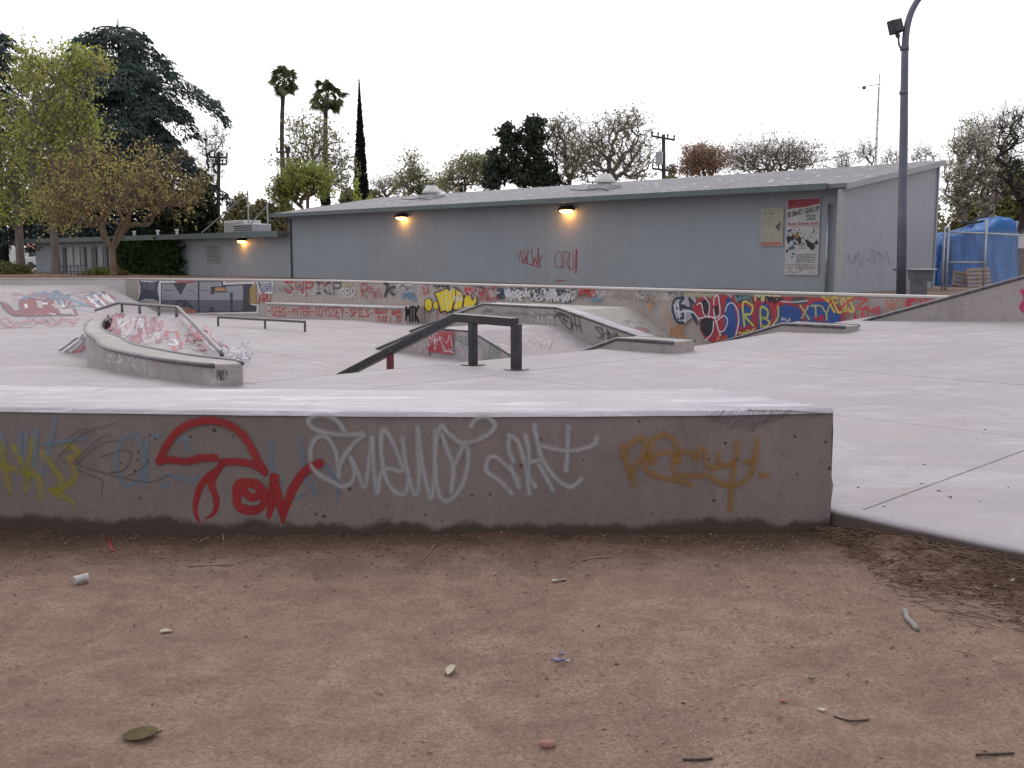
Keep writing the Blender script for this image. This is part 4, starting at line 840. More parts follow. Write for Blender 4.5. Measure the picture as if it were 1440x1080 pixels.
    g.text('R', z84([(1065, 290), (1165, 290), (1165, 450), (1080, 450)]), yl, .06, .9, .4, 31); g.text('B', z84([(1195, 330), (1270, 330), (1275, 460), (1200, 460)]), yl, .055, .9, .4, 32); g.stroke(z84([(1325, 310), (1325, 390), (1285, 450)]), yl, .05, .85)
    g.text('XTY', z10([(420, 335), (640, 335), (640, 435), (430, 420)]), (.4, .42, .22), .05, .85, .45, 33); g.text('MKT', z10([(110, 240), (300, 235), (290, 300), (120, 300)]), (.6, .56, .3), .045, .9, .4, 34, .12); g.scribble(*z84([(1040, 470)])[0], *z84([(1150, 510)])[0], yl, .05, 1, .8, 35)
    g.scribble(*z84([(880, 500)])[0], *z84([(960, 560)])[0], (.5, .1, .05), .06, 2, .8, 36); g.scribble(*z84([(1010, 210)])[0], *z84([(1130, 290)])[0], (.15, .3, .32), .04, 2, .7, 37); g.scribble(*z10([(300, 415)])[0], *z10([(360, 450)])[0], (.5, .5, .6), .04, 1, .8, 38); g.scribble(*z10([(520, 400)])[0], *z10([(590, 440)])[0], RED, .05, 1, .8, 39); g.scribble(*z10([(190, 270)])[0], *z10([(300, 320)])[0], BLK, .04, 2, .8, 40); g.done()
    g.piece('yellow and red sprayed writing').text('YEOS', z10([(570, 260), (800, 265), (790, 380), (640, 380)]), (.62, .44, .08), .055, .88, .4, 41, .1); g.text('2', z10([(800, 272), (895, 272), (900, 350), (800, 345)]), RED, .05, .9, .4, 42); g.text('CAN', z10([(710, 385), (900, 375), (900, 440), (710, 445)]), RED, .045, .88, .4, 43); g.scribble(*z10([(850, 340)])[0], *z10([(940, 390)])[0], RED, .045, 1, .88, 44); g.blob(*z10([(950, 370)])[0], 4, 7, (.42, .04, .07), .85); g.stroke(z10([(700, 350), (760, 300), (800, 280)]), RED, .04); g.done()
    g.piece('thin orange and bold red letters').text('MKO', z10([(1005, 282), (1145, 290), (1145, 375), (1005, 390)]), (.45, .13, .07), .026, .85, .4, 45); g.text('K', z10([(1150, 280), (1215, 280), (1205, 360), (1145, 362)]), (.5, .03, .05), .085, .92, .35, 46); g.text('IDR', z10([(1215, 280), (1360, 283), (1360, 345), (1215, 350)]), (.5, .05, .07), .045, .9, .35, 47); g.done()
    g.piece('small scattered tags along the wall')
    rr = random.Random(9)
    for i in range(60):
        x = rr.uniform(380, 700) if i < 34 else rr.uniform(640, 930); y0 = 392 + max(0, (x - 400) * .0245) + 4; w_ = rr.uniform(8, 22); h_ = rr.uniform(5, 12); y = y0 + rr.uniform(0, 8)
        c = rr.choice([(.5, .5, .53), (.1, .1, .12), (.4, .08, .09), (.2, .25, .35), (.45, .4, .35)])
        g.scribble(x, y, x + w_, y + h_, c, rr.uniform(.022, .045), 1, rr.uniform(.35, .75), i, 8)
    g.done()
build_walls()
# ------------------------------------------------------------------ the grey building and its low annex
def wall_paint():
    m, nt, b = new_mat('grey_wall_paint'); k = N(nt); p = k.pos()
    c = k.mix(k.mr(k.noise(p, .35, 5), .3, .7), (.255, .287, .32), (.225, .255, .285)); c = k.mix(k.mr(k.noise(k.scalev(p, (2.2, 2.2, .12)), 1.5, 6, .65), .5, .78, 0, .35), c, (.18, .195, .205))
    c = k.mix(k.mr(k.noise(k.scalev(p, (.5, .5, 9)), 2., 4, .6), .5, .75, 0, .2), c, (.2, .215, .225)); c = k.mix(k.mr(k.noise(p, 1.3, 3), .62, .66, 0, .22), c, (.3, .32, .33))
    v = k.dot(p, (-S, S, 0)); c = k.mix(k.m('MULTIPLY', k.m('LESS_THAN', k.m('MODULO', v, 1.22), .014), .35), c, (.15, .16, .17))
    k.link(c, b.inputs['Base Color']); b.inputs['Roughness'].default_value = .6; return m
M_paint = wall_paint()
M_trim = mottled('green_grey_trim', (.085, .125, .13), (.07, .1, .105), 2, .5, 30)
M_pale = plain('pale_trim', (.33, .355, .37), .55)
M_galv = mottled('galvanised_metal', (.42, .43, .45), (.32, .33, .35), 6, .4, 50, metallic=.5)
M_dark = plain('dark_metal', (.03, .03, .035), .5)
M_white = plain('white_paint', (.62, .62, .6), .5)
M_glass = plain('dark_glass', (.03, .035, .045), .08)
def roofing():
    m, nt, b = new_mat('gravel_roofing'); k = N(nt); p = k.pos()
    c = k.mix(k.mr(k.noise(p, .8, 5), .35, .65), (.185, .175, .2), (.15, .143, .162)); c = k.mix(k.mr(k.noise(p, 22, 3), .4, .7, 0, .4), c, (.12, .115, .13))
    q = k.scalev(p, (2.2, 2.2, 2.2)); w = k.m('MULTIPLY', k.mr(k.vor(q, 1.), .1, .18, 1, 0), k.mr(k.noise(p, 2.3, 2), .4, .5)); c = k.mix(w, c, (.7, .7, .72))
    w = k.mr(k.vor(p, 5.), .09, .16, .8, 0); c = k.mix(w, c, (.5, .5, .53))
    k.link(c, b.inputs['Base Color']); b.inputs['Roughness'].default_value = .8; return m
M_roof = roofing()
def lamp_mat():
    m, nt, b = new_mat('glowing_lens'); b.inputs['Base Color'].default_value = (1, .7, .3, 1); b.inputs['Emission Color'].default_value = (1, .52, .14, 1); b.inputs['Emission Strength'].default_value = 20; return m
M_glow = lamp_mat()
def siding():
    m, nt, b = new_mat('ribbed_metal_siding'); k = N(nt); p = k.pos(); f = k.mr(k.noise(p, .5, 4), .35, .65)
    c = k.mix(f, (.262, .285, .33), (.24, .262, .305)); c = k.mix(k.mr(k.noise(k.scalev(p, (1, 1, .4)), 3, 5), .55, .75, 0, .3), c, (.19, .2, .22)); k.link(c, b.inputs['Base Color']); b.inputs['Roughness'].default_value = .5; return m
M_siding = siding()
GZ = .5
def wall_lamp(parent, pos, nrm):
    h = MB(); t = Vector((-nrm.y, nrm.x, 0)); p = Vector(pos)
    ring = lambda o, z, w_, d: [p + nrm * o_ + t * q + Vector((0, 0, z)) for o_, q in ((o, -w_), (o + d, -w_), (o + d, w_), (o, w_))]
    h.loft([ring(0, .13, .17, .16), ring(0, .05, .2, .26), ring(0, -.0, .2, .27)]); o = h.build('wall_lamp', M_dark, parent)
    l = MB(); l.loft([ring(.03, -.002, .16, .2), ring(.03, -.07, .13, .15)]); l.build('lens', M_glow, o)
    d = bpy.data.lights.new('lamp_light', 'POINT'); d.energy = 9; d.color = (1, .36, .05); d.shadow_soft_size = .06
    lo = bpy.data.objects.new('lamp_light', d); COL.objects.link(lo); lo.parent = o; lo.location = p + nrm * .2 + Vector((0, 0, -.1))
def build_buildings():
    t = thing('grey_building', W(22.6, 23, GZ), 'long grey windowless hall with sloping gravel roof behind the graffiti wall', 'building')
    v0, v1, uf, ub, ze, zr = 11.45, 34.95, 22.6, 27.2, 3.17, 4.0
    zat = lambda u: ze + (u - 22.0) * (zr - ze) / (ub - 22.0)
    MB().loft([[W(uf, v, -.2), W(uf, v, zat(uf) - .1), W(ub, v, zat(ub) - .1), W(ub, v, -.2)] for v in (v0 + .06, v1)]).build('wall', M_paint, t)
    # right end wall runs out under the eave, ribbed
    us = np.arange(22.08, ub + .02, .07); mb = MB()
    mb.loft([[W(u, v0 + (.0 if i % 2 else .005), -.2), W(u, v0 + (.0 if i % 2 else .005), zat(u) - .13)] for i, u in enumerate(us)], closed=False)
    mb.loft([[W(22.06, v0 + .06, -.2), W(22.06, v0 + .06, zat(22.06) - .13)], [W(uf, v0 + .06, -.2), W(uf, v0 + .06, zat(uf) - .13)]], closed=False)
    setlabel(mb.build('wall', M_siding, t), 'ribbed end wall')
    MB().ubox(22.0, 22.1, v0 - .03, v0 + .075, -.2, 3.04).build('corner_trim', M_pale, t)
    MB().ubox(ub - .02, ub + .06, v0 - .03, v0 + .06, -.2, zr - .14).build('corner_trim', M_siding, t)
    r = MB(); vr0, vr1 = v0 - .12, v1 + .3
    r.loft([[W(21.98, v, ze + .0), W(ub + .1, v, zat(ub + .1)), W(ub + .1, v, zat(ub + .1) - .1), W(21.98, v, ze - .1)] for v in (vr0, vr1)]); r.build('roof', M_roof, t)
    MB().ubox(21.9, 21.978, v0 + .32, vr1, ze - .125, ze + .012).build('fascia', M_trim, t)
    rk = MB(); rk.loft([[W(22.0, v, zat(22.0) - .135), W(22.0, v, zat(22.) + .005), W(ub + .1, v, zat(ub + .1) + .005), W(ub + .1, v, zat(ub + .1) - .135)] for v in (v0 - .165, v0 - .125)]); rk.build('rake_board', M_pale, t)
    rk = MB(); rk.loft([[W(21.95, v, zat(21.95) - .16), W(21.95, v, zat(21.95) + .012), W(ub, v, zat(ub) + .012), W(ub, v, zat(ub) - .16)] for v in (vr1 + .005, vr1 + .05)]); rk.build('rake_board', M_trim, t)
    d = pu(1165, 300, 22.52); dv = (d.y - d.x) * S
    MB().tube([W(22.52, dv, 2.75), W(22.52, dv, .3)], .035, 8).build('downpipe', M_galv, t, smooth=True)
    MB().tube([W(22.56, 34.8, 3.0), W(22.56, 34.8, .3)], .03, 6).build('corner_trim', M_dark, t)
    for px, py in ((568, 300), (800, 289)):
        p = pu(px, py, uf); wall_lamp(t, Vector((p.x, p.y, 2.86)), NU)
    for px, wv, hv in ((607, .42, .3), (850, .5, .34)):                # roof vents with a hooded cap and a curb
        u = 25.0 if px < 700 else 24.4; p = pu(px, 270, u); vv = (p.y - p.x) * S; z = zat(u)
        h = MB(); h.ubox(u - .3, u + .3, vv - .42, vv + .42, z - .1, z + .12); c_ = h.build('roof_vent', M_galv, t)
        h = MB(); ring = lambda r_, z_: [W(u + r_ * math.cos(q), vv + r_ * math.sin(q), z + z_) for q in [2 * math.pi * i / 16 for i in range(16)]]
        h.loft([ring(.2, .1), ring(.2, .2), ring(.34, .2), ring(.33, .27), ring(.22, .42), ring(.19, .46)]); h.build('hood', M_white, c_)
        h = MB(); h.tube(smooth_path([W(u - .9, vv - .9, z - .12), W(u - .95, vv - .6, z - .05), W(u - 1.1, vv - .1, z - .08), W(u - 1.0, vv + .5, z - .02)], 5), .02, 5); h.build('conduit', M_dark, t)
    g = Graf(t, lambda x, y: pu(x, y, uf - .002), NU, .006); z = zm(640, 330, 4)
    g.piece('red crown shaped tag').text('WW', z([(365, 85), (475, 85), (475, 180), (372, 160)]), (.32, .03, .05), .045, .85, .4, 3, .1)
    for st in ([(350, 100), (365, 150)], [(490, 115), (470, 170)], [(375, 155), (480, 182)], [(385, 85), (405, 155)], [(465, 75), (478, 180)]): g.stroke(z(st), (.32, .03, .05), .035, .85)
    g.done()
    g.piece('red outlined letters with exclamation mark')
    for st in ([(562, 180), (565, 120), (580, 98), (598, 110), (600, 185)], [(562, 180), (608, 185)], [(612, 185), (610, 105), (632, 98), (642, 120), (625, 145), (645, 195)], [(645, 100), (640, 165), (650, 195), (665, 180), (664, 95)]): g.stroke(z(st), (.36, .04, .07), .028, .85)
    g.stroke(z([(683, 85), (680, 190)]), (.36, .02, .05), .075, .95, .3); g.stroke(z([(679, 203), (678, 212)]), (.36, .02, .05), .07); g.stroke(z([(565, 262), (590, 258), (625, 255)]), (.4, .04, .06), .03); g.stroke(z([(575, 240), (580, 262)]), (.4, .04, .06), .02); g.done()
    g = Graf(t, lambda x, y: pv(x, y, v0 - .004), NV, .006)
    g.piece('faint grey scrawl on the ribbed wall').scribble(1220, 350, 1250, 375, (.2, .21, .24), .05, 1, .35, 3).scribble(1192, 355, 1214, 374, (.36, .36, .4), .05, 2, .4, 4).done()

    t = thing('annex_building', W(22.7, 48, GZ), 'low flat roofed grey annex with doors and a shuttered window left of the hall', 'building')
    a0, a1, za = 35.0, 61.5, 2.5
    MB().ubox(22.72, 27.5, a0, a1, -.3, za - .1).build('wall', M_paint, t)
    MB().loft([[W(22.2, v, za), W(27.8, v, za + .25), W(27.8, v, za + .13), W(22.2, v, za - .12)] for v in (a0 + .02, a1 + 1.2)]).build('roof', M_roof, t)
    MB().ubox(22.12, 22.198, a0 + .02, a1 + 1.2, za - .2, za + .03).build('fascia', M_trim, t)
    vof = lambda px, u=22.7: (lambda p: (p.y - p.x) * S)(pu(px, 360, u))
    wv0, wv1 = vof(310), vof(291)
    f = MB().ubox(22.68, 22.72, wv0, wv1, 1.26, 2.1).build('window', M_pale, t)
    m = MB()
    for z in np.arange(1.3, 2.05, .075): m.add([W(22.672, wv0 + .05, z), W(22.65, wv0 + .05, z + .05), W(22.65, wv1 - .05, z + .05), W(22.672, wv1 - .05, z)], [(0, 1, 2, 3)])
    m.build('shutter', plain('shutter_slats', (.2, .21, .22), .6), f)
    wall_lamp(t, Vector(pu(343, 339, 22.72)), NU)
    for x0, x1, mt in ((88, 93, M_dark), (97, 103, M_pale), (107, 113, M_pale), (118, 121, M_dark), (129, 136, M_dark), (140, 145, M_pale), (148, 152, M_dark), (155, 161, M_pale)):
        va, vb = vof(x1), vof(x0); MB().ubox(22.67, 22.72, va, vb, .4, 2.05).build('door' if mt is M_dark else 'panel', mt, t, bevel=.01)
    for i, px in enumerate((190, 223, 250)):
        v = vof(px, 24.5); p = MB(); ring = lambda r_, z_: [W(24.5 + r_ * math.cos(q), v + r_ * math.sin(q), z_) for q in [2 * math.pi * j / 10 for j in range(10)]]
        p.loft([ring(.06, za), ring(.06, za + .3), ring(.1, za + .3), ring(.1, za + .38)]); p.build('vent_pipe', M_white, t)
    for px, py0, sp in ((351, 268, (285, 330)), (378, 285, (345, 325))):
        u = 24.; v = vof(px, u); zt = pu(px, py0, u).z; MB().tube([W(u, v, za), W(u, v, zt)], .035, 6).build('roof_mast', M_galv, t)
        v2 = vof(sp[0], u); MB().tube([W(u, v, zt - .1), W(u, v2, za + .15)], .03, 5).build('guy_brace', M_galv, t)
    for x0, x1, y0, mt, lab, u in ((316, 344, 310, M_white, 'boxy white rooftop cooling unit on the annex roof', 24.4), (329, 357, 315, M_galv, 'grey metal louvred cooling unit beside the white one on the annex roof', 23.6)):
        va, vb = vof(x1, u), vof(x0, u); zt = pu((x0 + x1) / 2, y0, u).z; tt = thing('cooling_unit', W(u, (va + vb) / 2, za), lab, 'air conditioner')
        MB().ubox(u, u + .9, va, vb, za + .08, zt).build('casing', mt, tt, bevel=.03)
        m = MB()
        for z in np.arange(za + .15, zt - .1, .09): m.ubox(u - .02, u - .001, va + .1, vb - .1, z, z + .035)
        m.build('louvre', M_galv if mt is M_white else M_dark, tt)
    # posters
    t = thing('poster', W(22.57, 12.6, 1.1), 'tall white safety poster with red header reading Be Smart Gear Up', 'poster')
    va, vb = vof(1152, 22.6), vof(1105, 22.6); z0, z1 = pu(1128, 387, 22.6).z, pu(1128, 279, 22.6).z
    MB().ubox(22.565, 22.598, va, vb, z0, z1).build('panel', plain('poster_paper', (.44, .44, .45), .6), t)
    def wp(s_, q, o=.003): return W(22.565 - o, vb + (va - vb) * s_, z1 + (z0 - z1) * q)
    ink = {}
    def im(c):
        if c not in ink: ink[c] = plain('printing_ink', c, .6)
        return ink[c]
    def patch(name, polys, c, par, *more):
        m = MB(); sets = [(polys, c)] + list(more)
        for k, (pp, _) in enumerate(sets):
            for P in pp: m.add([wp(a, b, .003 + .0015 * k) for a, b in P], [tuple(range(len(P)))], k)
        return m.build(name, [im(q[1]) for q in sets], par)
    patch('header', [[(.03, .01), (.98, .01), (.98, .075), (.6, .11), (.03, .135)]], (.3, .035, .06), t); patch('emblem', [[(.1, .03), (.2, .03), (.2, .09), (.1, .09)]], (.45, .16, .05), t)
    def ptext(txt, s0, s1, q0, q1, c, skew=0., bold=.012):
        cu = bpy.data.curves.new('lettering', 'FONT'); cu.body = txt; cu.size = 1; cu.offset = bold; ob = bpy.data.objects.new('lettering', cu); COL.objects.link(ob)
        me = bpy.data.meshes.new_from_object(ob.evaluated_get(bpy.context.evaluated_depsgraph_get())); bpy.data.objects.remove(ob)
        co = np.empty(len(me.vertices) * 3, 'f'); me.vertices.foreach_get('co', co); co = co.reshape(-1, 3); mn, mx = co.min(0), co.max(0)
        a = (co[:, 0] - mn[0]) / (mx[0] - mn[0]); b = (co[:, 1] - mn[1]) / (mx[1] - mn[1])
        P = np.array([wp(s0 + (s1 - s0) * x, q1 + (q0 - q1) * y + skew * x, .005) for x, y in zip(a, b)], 'f')
        me.vertices.foreach_set('co', P.ravel()); me.materials.clear(); me.materials.append(im(c)); return link('lettering', me, t)
    ptext('BE SMART, GEAR UP!', .04, .98, .175, .255, (.05, .015, .03), -.075); ptext('SSS', .6, .88, .215, .285, (.02, .045, .06)); ptext('Save Some Skin', .05, .96, .305, .345, (.38, .05, .05), 0, .02)
    patch('rule', [[(.05, .358), (.96, .358), (.96, .364), (.05, .364)]], (.4, .1, .1), t)
    rr = random.Random(4); P = []; P2 = []; P3 = []
    def splat(lst, a, b, r_, el=2.):
        n = 9; lst.append([(a + r_ * rr.uniform(.6, 1.2) * math.cos(q), b + r_ / el * rr.uniform(.6, 1.2) * math.sin(q)) for q in [2 * math.pi * i / n for i in range(n)]])
    for i in range(52): splat(P, rr.uniform(.05, .95), .4 + rr.random() ** 1.3 * .22, rr.uniform(.012, .03), 2)
    for a, b, r_ in ((.1, .52, .09), (.22, .51, .08), (.38, .52, .1), (.43, .57, .06), (.7, .6, .09), (.8, .63, .1), (.92, .58, .06), (.65, .56, .05), (.06, .68, .045)): splat(P, a, b, r_)
    for a, b, r_ in ((.28, .58, .06), (.22, .64, .07), (.14, .65, .05), (.1, .42, .05), (.25, .72, .04), (.22, .76, .035)): splat(P2, a, b, r_)
    for a, b, r_ in ((.33, .47, .07), (.36, .5, .05)): splat(P3, a, b, r_)
    patch('artwork', P, (.02, .025, .03), t, (P2, (.04, .13, .2)), (P3, (.3, .2, .06)))
    L = []
    for i in range(6):
        a = .34
        while a < .88: w_ = rr.uniform(.04, .12); L.append([(a, .725 + i * .02), (min(a + w_, .92), .725 + i * .02), (min(a + w_, .92), .735 + i * .02), (a, .735 + i * .02)]); a += w_ + .02
    L += [[(.4, .64), (.62, .64), (.62, .65), (.4, .65)]]; patch('small_print', L, (.12, .12, .13), t)
    L = []
    for i in range(3): L.append([(.04, .855 + i * .025), (.96, .855 + i * .025), (.96, .862 + i * .025), (.04, .862 + i * .025)])
    patch('small_print', L, (.32, .17, .17), t)
    g = Graf(t, lambda x, y: pu(x, y, 22.56), NU, .004); g.piece('pencil scrawl').scribble(1110, 370, 1145, 384, (.12, .12, .13), .012, 2, .6, 5).done()
    t = thing('notice_board', W(22.57, 13.5, 1.7), 'smaller cream rules sign with red strip along its bottom, left of the tall poster', 'sign')
    va, vb = vof(1101, 22.6), vof(1069, 22.6); z0, z1 = pu(1085, 346.5, 22.6).z, pu(1085, 292, 22.6).z
    MB().ubox(22.57, 22.598, va, vb, z0, z1).build('panel', plain('cream_sign', (.36, .35, .285), .6), t, bevel=.004)
    wpo = wp
    def wp(s_, q, o=.003): return W(22.57 - o, vb + (va - vb) * s_, z1 + (z0 - z1) * q)
    patch('strip', [[(.04, .89), (.96, .89), (.96, .975), (.04, .975)]], (.4, .14, .12), t)
    patch('printing', [[(.4, .13), (.6, .13), (.6, .165), (.4, .165)], [(.15, .09), (.2, .1), (.18, .2), (.16, .16)], [(.3, .06), (.72, .06), (.72, .07), (.3, .07)]] + [[(.1, q), (.62 if q > .3 else .9, q), (.62 if q > .3 else .9, q + .006), (.1, q + .006)] for q in (.25, .31, .46, .68, .75, .8)], (.2, .2, .19), t)
    P = []
    for a, b, r_ in ((.8, .45, .07), (.74, .52, .06), (.86, .42, .05), (.82, .56, .05), (.9, .5, .03), (.8, .62, .03), (.84, .35, .03), (.7, .48, .03)): splat(P, a, b, r_, 1.4)
    patch('artwork', P, (.07, .07, .07), t)
    # ivy on the annex
    v0_, v1_ = vof(263), vof(171); n = 17000; r = np.random.default_rng(5)
    v = r.uniform(v0_, v1_, n); z = r.uniform(GZ, za - .05, n); lim = v0_ + .4 + .9 * vnoise(z * 1.5, z * 0, 4) + np.clip((1.6 - z) * .5, 0, 1.2) * .6
    keep = (v > lim) | (r.random(n) < .06); u = 22.68 - r.random(n) ** .6 * (.25 + .35 * vnoise(v * 1.3, z * 1.3, 9)); v, z, u = v[keep], z[keep], u[keep]
    P = np.stack([(u - v) * S, (u + v) * S, z], -1)
    t = thing('ivy', W(22.6, 47, GZ), 'dense dark green ivy covering part of the annex wall', 'ivy')
    vv_, ff_ = leaf_quads(P, .17, r, facing=np.array([-S, -S, .3])); npmesh('foliage', vv_, ff_, leafmat('ivy_leaves', (.02, .045, .012), (.05, .095, .026), (.03, .052, .018)), t)
def leaf_quads(P, size, r, facing=None, aspect=1.5, droop=0.):
    n = len(P); d = r.normal(size=(n, 3))
    if facing is not None: d = d * .6 + facing
    d /= np.linalg.norm(d, axis=1)[:, None]; a = np.cross(d, r.normal(size=(n, 3))); a /= np.linalg.norm(a, axis=1)[:, None] + 1e-9
    if droop: a[:, 2] -= droop; a /= np.linalg.norm(a, axis=1)[:, None]
    b = np.cross(d, a); s_ = (size * r.uniform(.6, 1.35, n))[:, None]; a = a * s_ * .5 * aspect; b = b * s_ * .5
    V = np.stack([P - a, P - b * .9 + a * .1, P + a, P + b * .9 + a * .1], 1).reshape(-1, 3); return V, np.arange(4 * n).reshape(n, 4)
build_buildings()
# ------------------------------------------------------------------ trees
def segmesh(p0, p1, r0, r1, k=5):
    d = p1 - p0; L = np.linalg.norm(d, axis=1)[:, None] + 1e-9; d = d / L
    ref = np.where(np.abs(d[:, 2:3]) > .9, np.array([[1., 0, 0]]), np.array([[0, 0, 1.]])); x = np.cross(d, ref); x /= np.linalg.norm(x, axis=1)[:, None]; y = np.cross(d, x)
    q = np.arange(k) * 2 * np.pi / k; c = np.cos(q)[None, :, None]; s_ = np.sin(q)[None, :, None]
    off = x[:, None] * c + y[:, None] * s_
    A = p0[:, None] + off * r0[:, None, None]; B = p1[:, None] + off * r1[:, None, None]
    V = np.concatenate([A, B], 1).reshape(-1, 3); n = len(p0); b = (np.arange(n) * 2 * k)[:, None]; j = np.arange(k)[None]
    Fq = np.stack([b + j, b + (j + 1) % k, b + k + (j + 1) % k, b + k + j], -1).reshape(-1, 4); return V, Fq
def barkmat(name, c1, c2): return mottled(name, c1, c2, 3, .95, 30, stretch=(2, 2, .5))
BARK = {'grey': barkmat('grey_bark', (.2, .17, .155), (.13, .11, .1)), 'dark': barkmat('dark_bark', (.035, .028, .026), (.02, .017, .017)), 'pale': barkmat('pale_bark', (.24, .22, .19), (.13, .115, .1)), 'brown': barkmat('brown_bark', (.2, .14, .09), (.13, .09, .06)), 'palm': barkmat('palm_bark', (.07, .06, .055), (.045, .038, .035))}
LEAF = {'olive': leafmat('olive_spring_leaves', (.33, .39, .08), (.46, .51, .13), (.4, .39, .12), .5), 'tan': leafmat('bronze_spring_leaves', (.44, .36, .13), (.54, .44, .18), (.44, .41, .14), .5), 'lime': leafmat('lime_spring_leaves', (.27, .33, .06), (.4, .46, .12), (.3, .34, .09)),
        'sparse': leafmat('pale_spring_leaves', (.27, .3, .13), (.4, .42, .2), (.28, .27, .14)), 'cedar': leafmat('blue_green_needles', (.04, .062, .062), (.095, .13, .125), (.06, .085, .08), .15), 'pine': leafmat('dark_pine_needles', (.035, .052, .036), (.08, .105, .066), (.05, .068, .046), .15),
        'cypress': leafmat('cypress_scales', (.008, .011, .012), (.018, .022, .02), None, 0), 'palm': leafmat('palm_blades', (.07, .09, .045), (.14, .165, .08), None, .2), 'skirt': leafmat('dry_palm_blades', (.11, .085, .06), (.17, .14, .09), None, .1),
        'bud': leafmat('budding_twigs_green', (.3, .26, .16), (.38, .33, .22), (.3, .29, .13)), 'rust': leafmat('rusty_buds', (.34, .2, .14), (.4, .26, .18), (.32, .22, .16)), 'blossom': leafmat('white_blossom', (.68, .66, .6), (.78, .76, .7), (.4, .42, .25), .5), 'hedge': leafmat('hedge_leaves', (.1, .13, .04), (.19, .2, .07), (.15, .12, .06)), 'brush': leafmat('brown_green_brush', (.21, .19, .09), (.3, .27, .12), (.2, .18, .1)), 'dkgreen': leafmat('dark_shrub_leaves', (.014, .022, .01), (.035, .045, .018), None, .1)}
TREEN = [0]
def skeleton(base, fork, P, bf, rtrunk, r, tip=.012, lean=(0, 0), expo=.47):
    """minimum-cost branching from a trunk to the crown points; returns segments and per-node data"""
    base = np.array(base, float); k = max(3, int(fork / .8)); nodes = [base + np.array([lean[0] * (i / k), lean[1] * (i / k), fork * i / k]) + (r.normal(size=3) * .03 * fork / k * (i > 0)) for i in range(k + 1)]
    par = [-1] + list(range(k)); n0 = len(nodes); N_ = n0 + len(P); A = np.zeros((N_, 3)); A[:n0] = nodes; pl = np.zeros(N_); pl[:n0] = [0] * n0
    top = A[n0 - 1]; order = np.argsort(np.linalg.norm(P - top, axis=1)); par = par + [0] * len(P); n = n0; lo = max(1, int(n0 * .72))
    for i in order:
        p = P[i]; d = np.linalg.norm(A[lo:n] - p, axis=1); c = d * (1 + .25 * (A[lo:n, 2] > p[2] + .3)) + bf * pl[lo:n]; j = int(np.argmin(c)) + lo
        A[n] = p; par[n] = j; pl[n] = pl[j] + d[j - lo]; n += 1
    w = np.ones(N_); kids = np.zeros(N_, int)
    for i in range(N_ - 1, 0, -1): w[par[i]] += w[i] if i >= n0 else w[i] * 1.; kids[par[i]] += 1
    rad = tip * w ** expo; rad = np.minimum(rad, rtrunk); sc = rtrunk / rad[0]; rad = np.where(w > .25 * w[0], rad * sc, rad)
    for i in range(n0): rad[i] = rtrunk * (1 - .35 * i / n0) * (1.25 if i == 0 else 1)
    par = np.array(par); idx = np.arange(1, N_); p0 = A[par[idx]]; p1 = A[idx]; r0 = np.minimum(rad[par[idx]], rad[idx] * 1.45); r1 = rad[idx]
    tr = idx < n0; r0[tr] = rad[par[idx]][tr]
    mid = (p0 + p1) / 2 + r.normal(size=p0.shape) * (np.linalg.norm(p1 - p0, axis=1)[:, None] * .1) * (~tr)[:, None]; rm = (r0 + r1) / 2
    return np.concatenate([p0, mid]), np.concatenate([mid, p1]), np.concatenate([r0, rm]), np.concatenate([rm, r1]), A, par, rad, n0
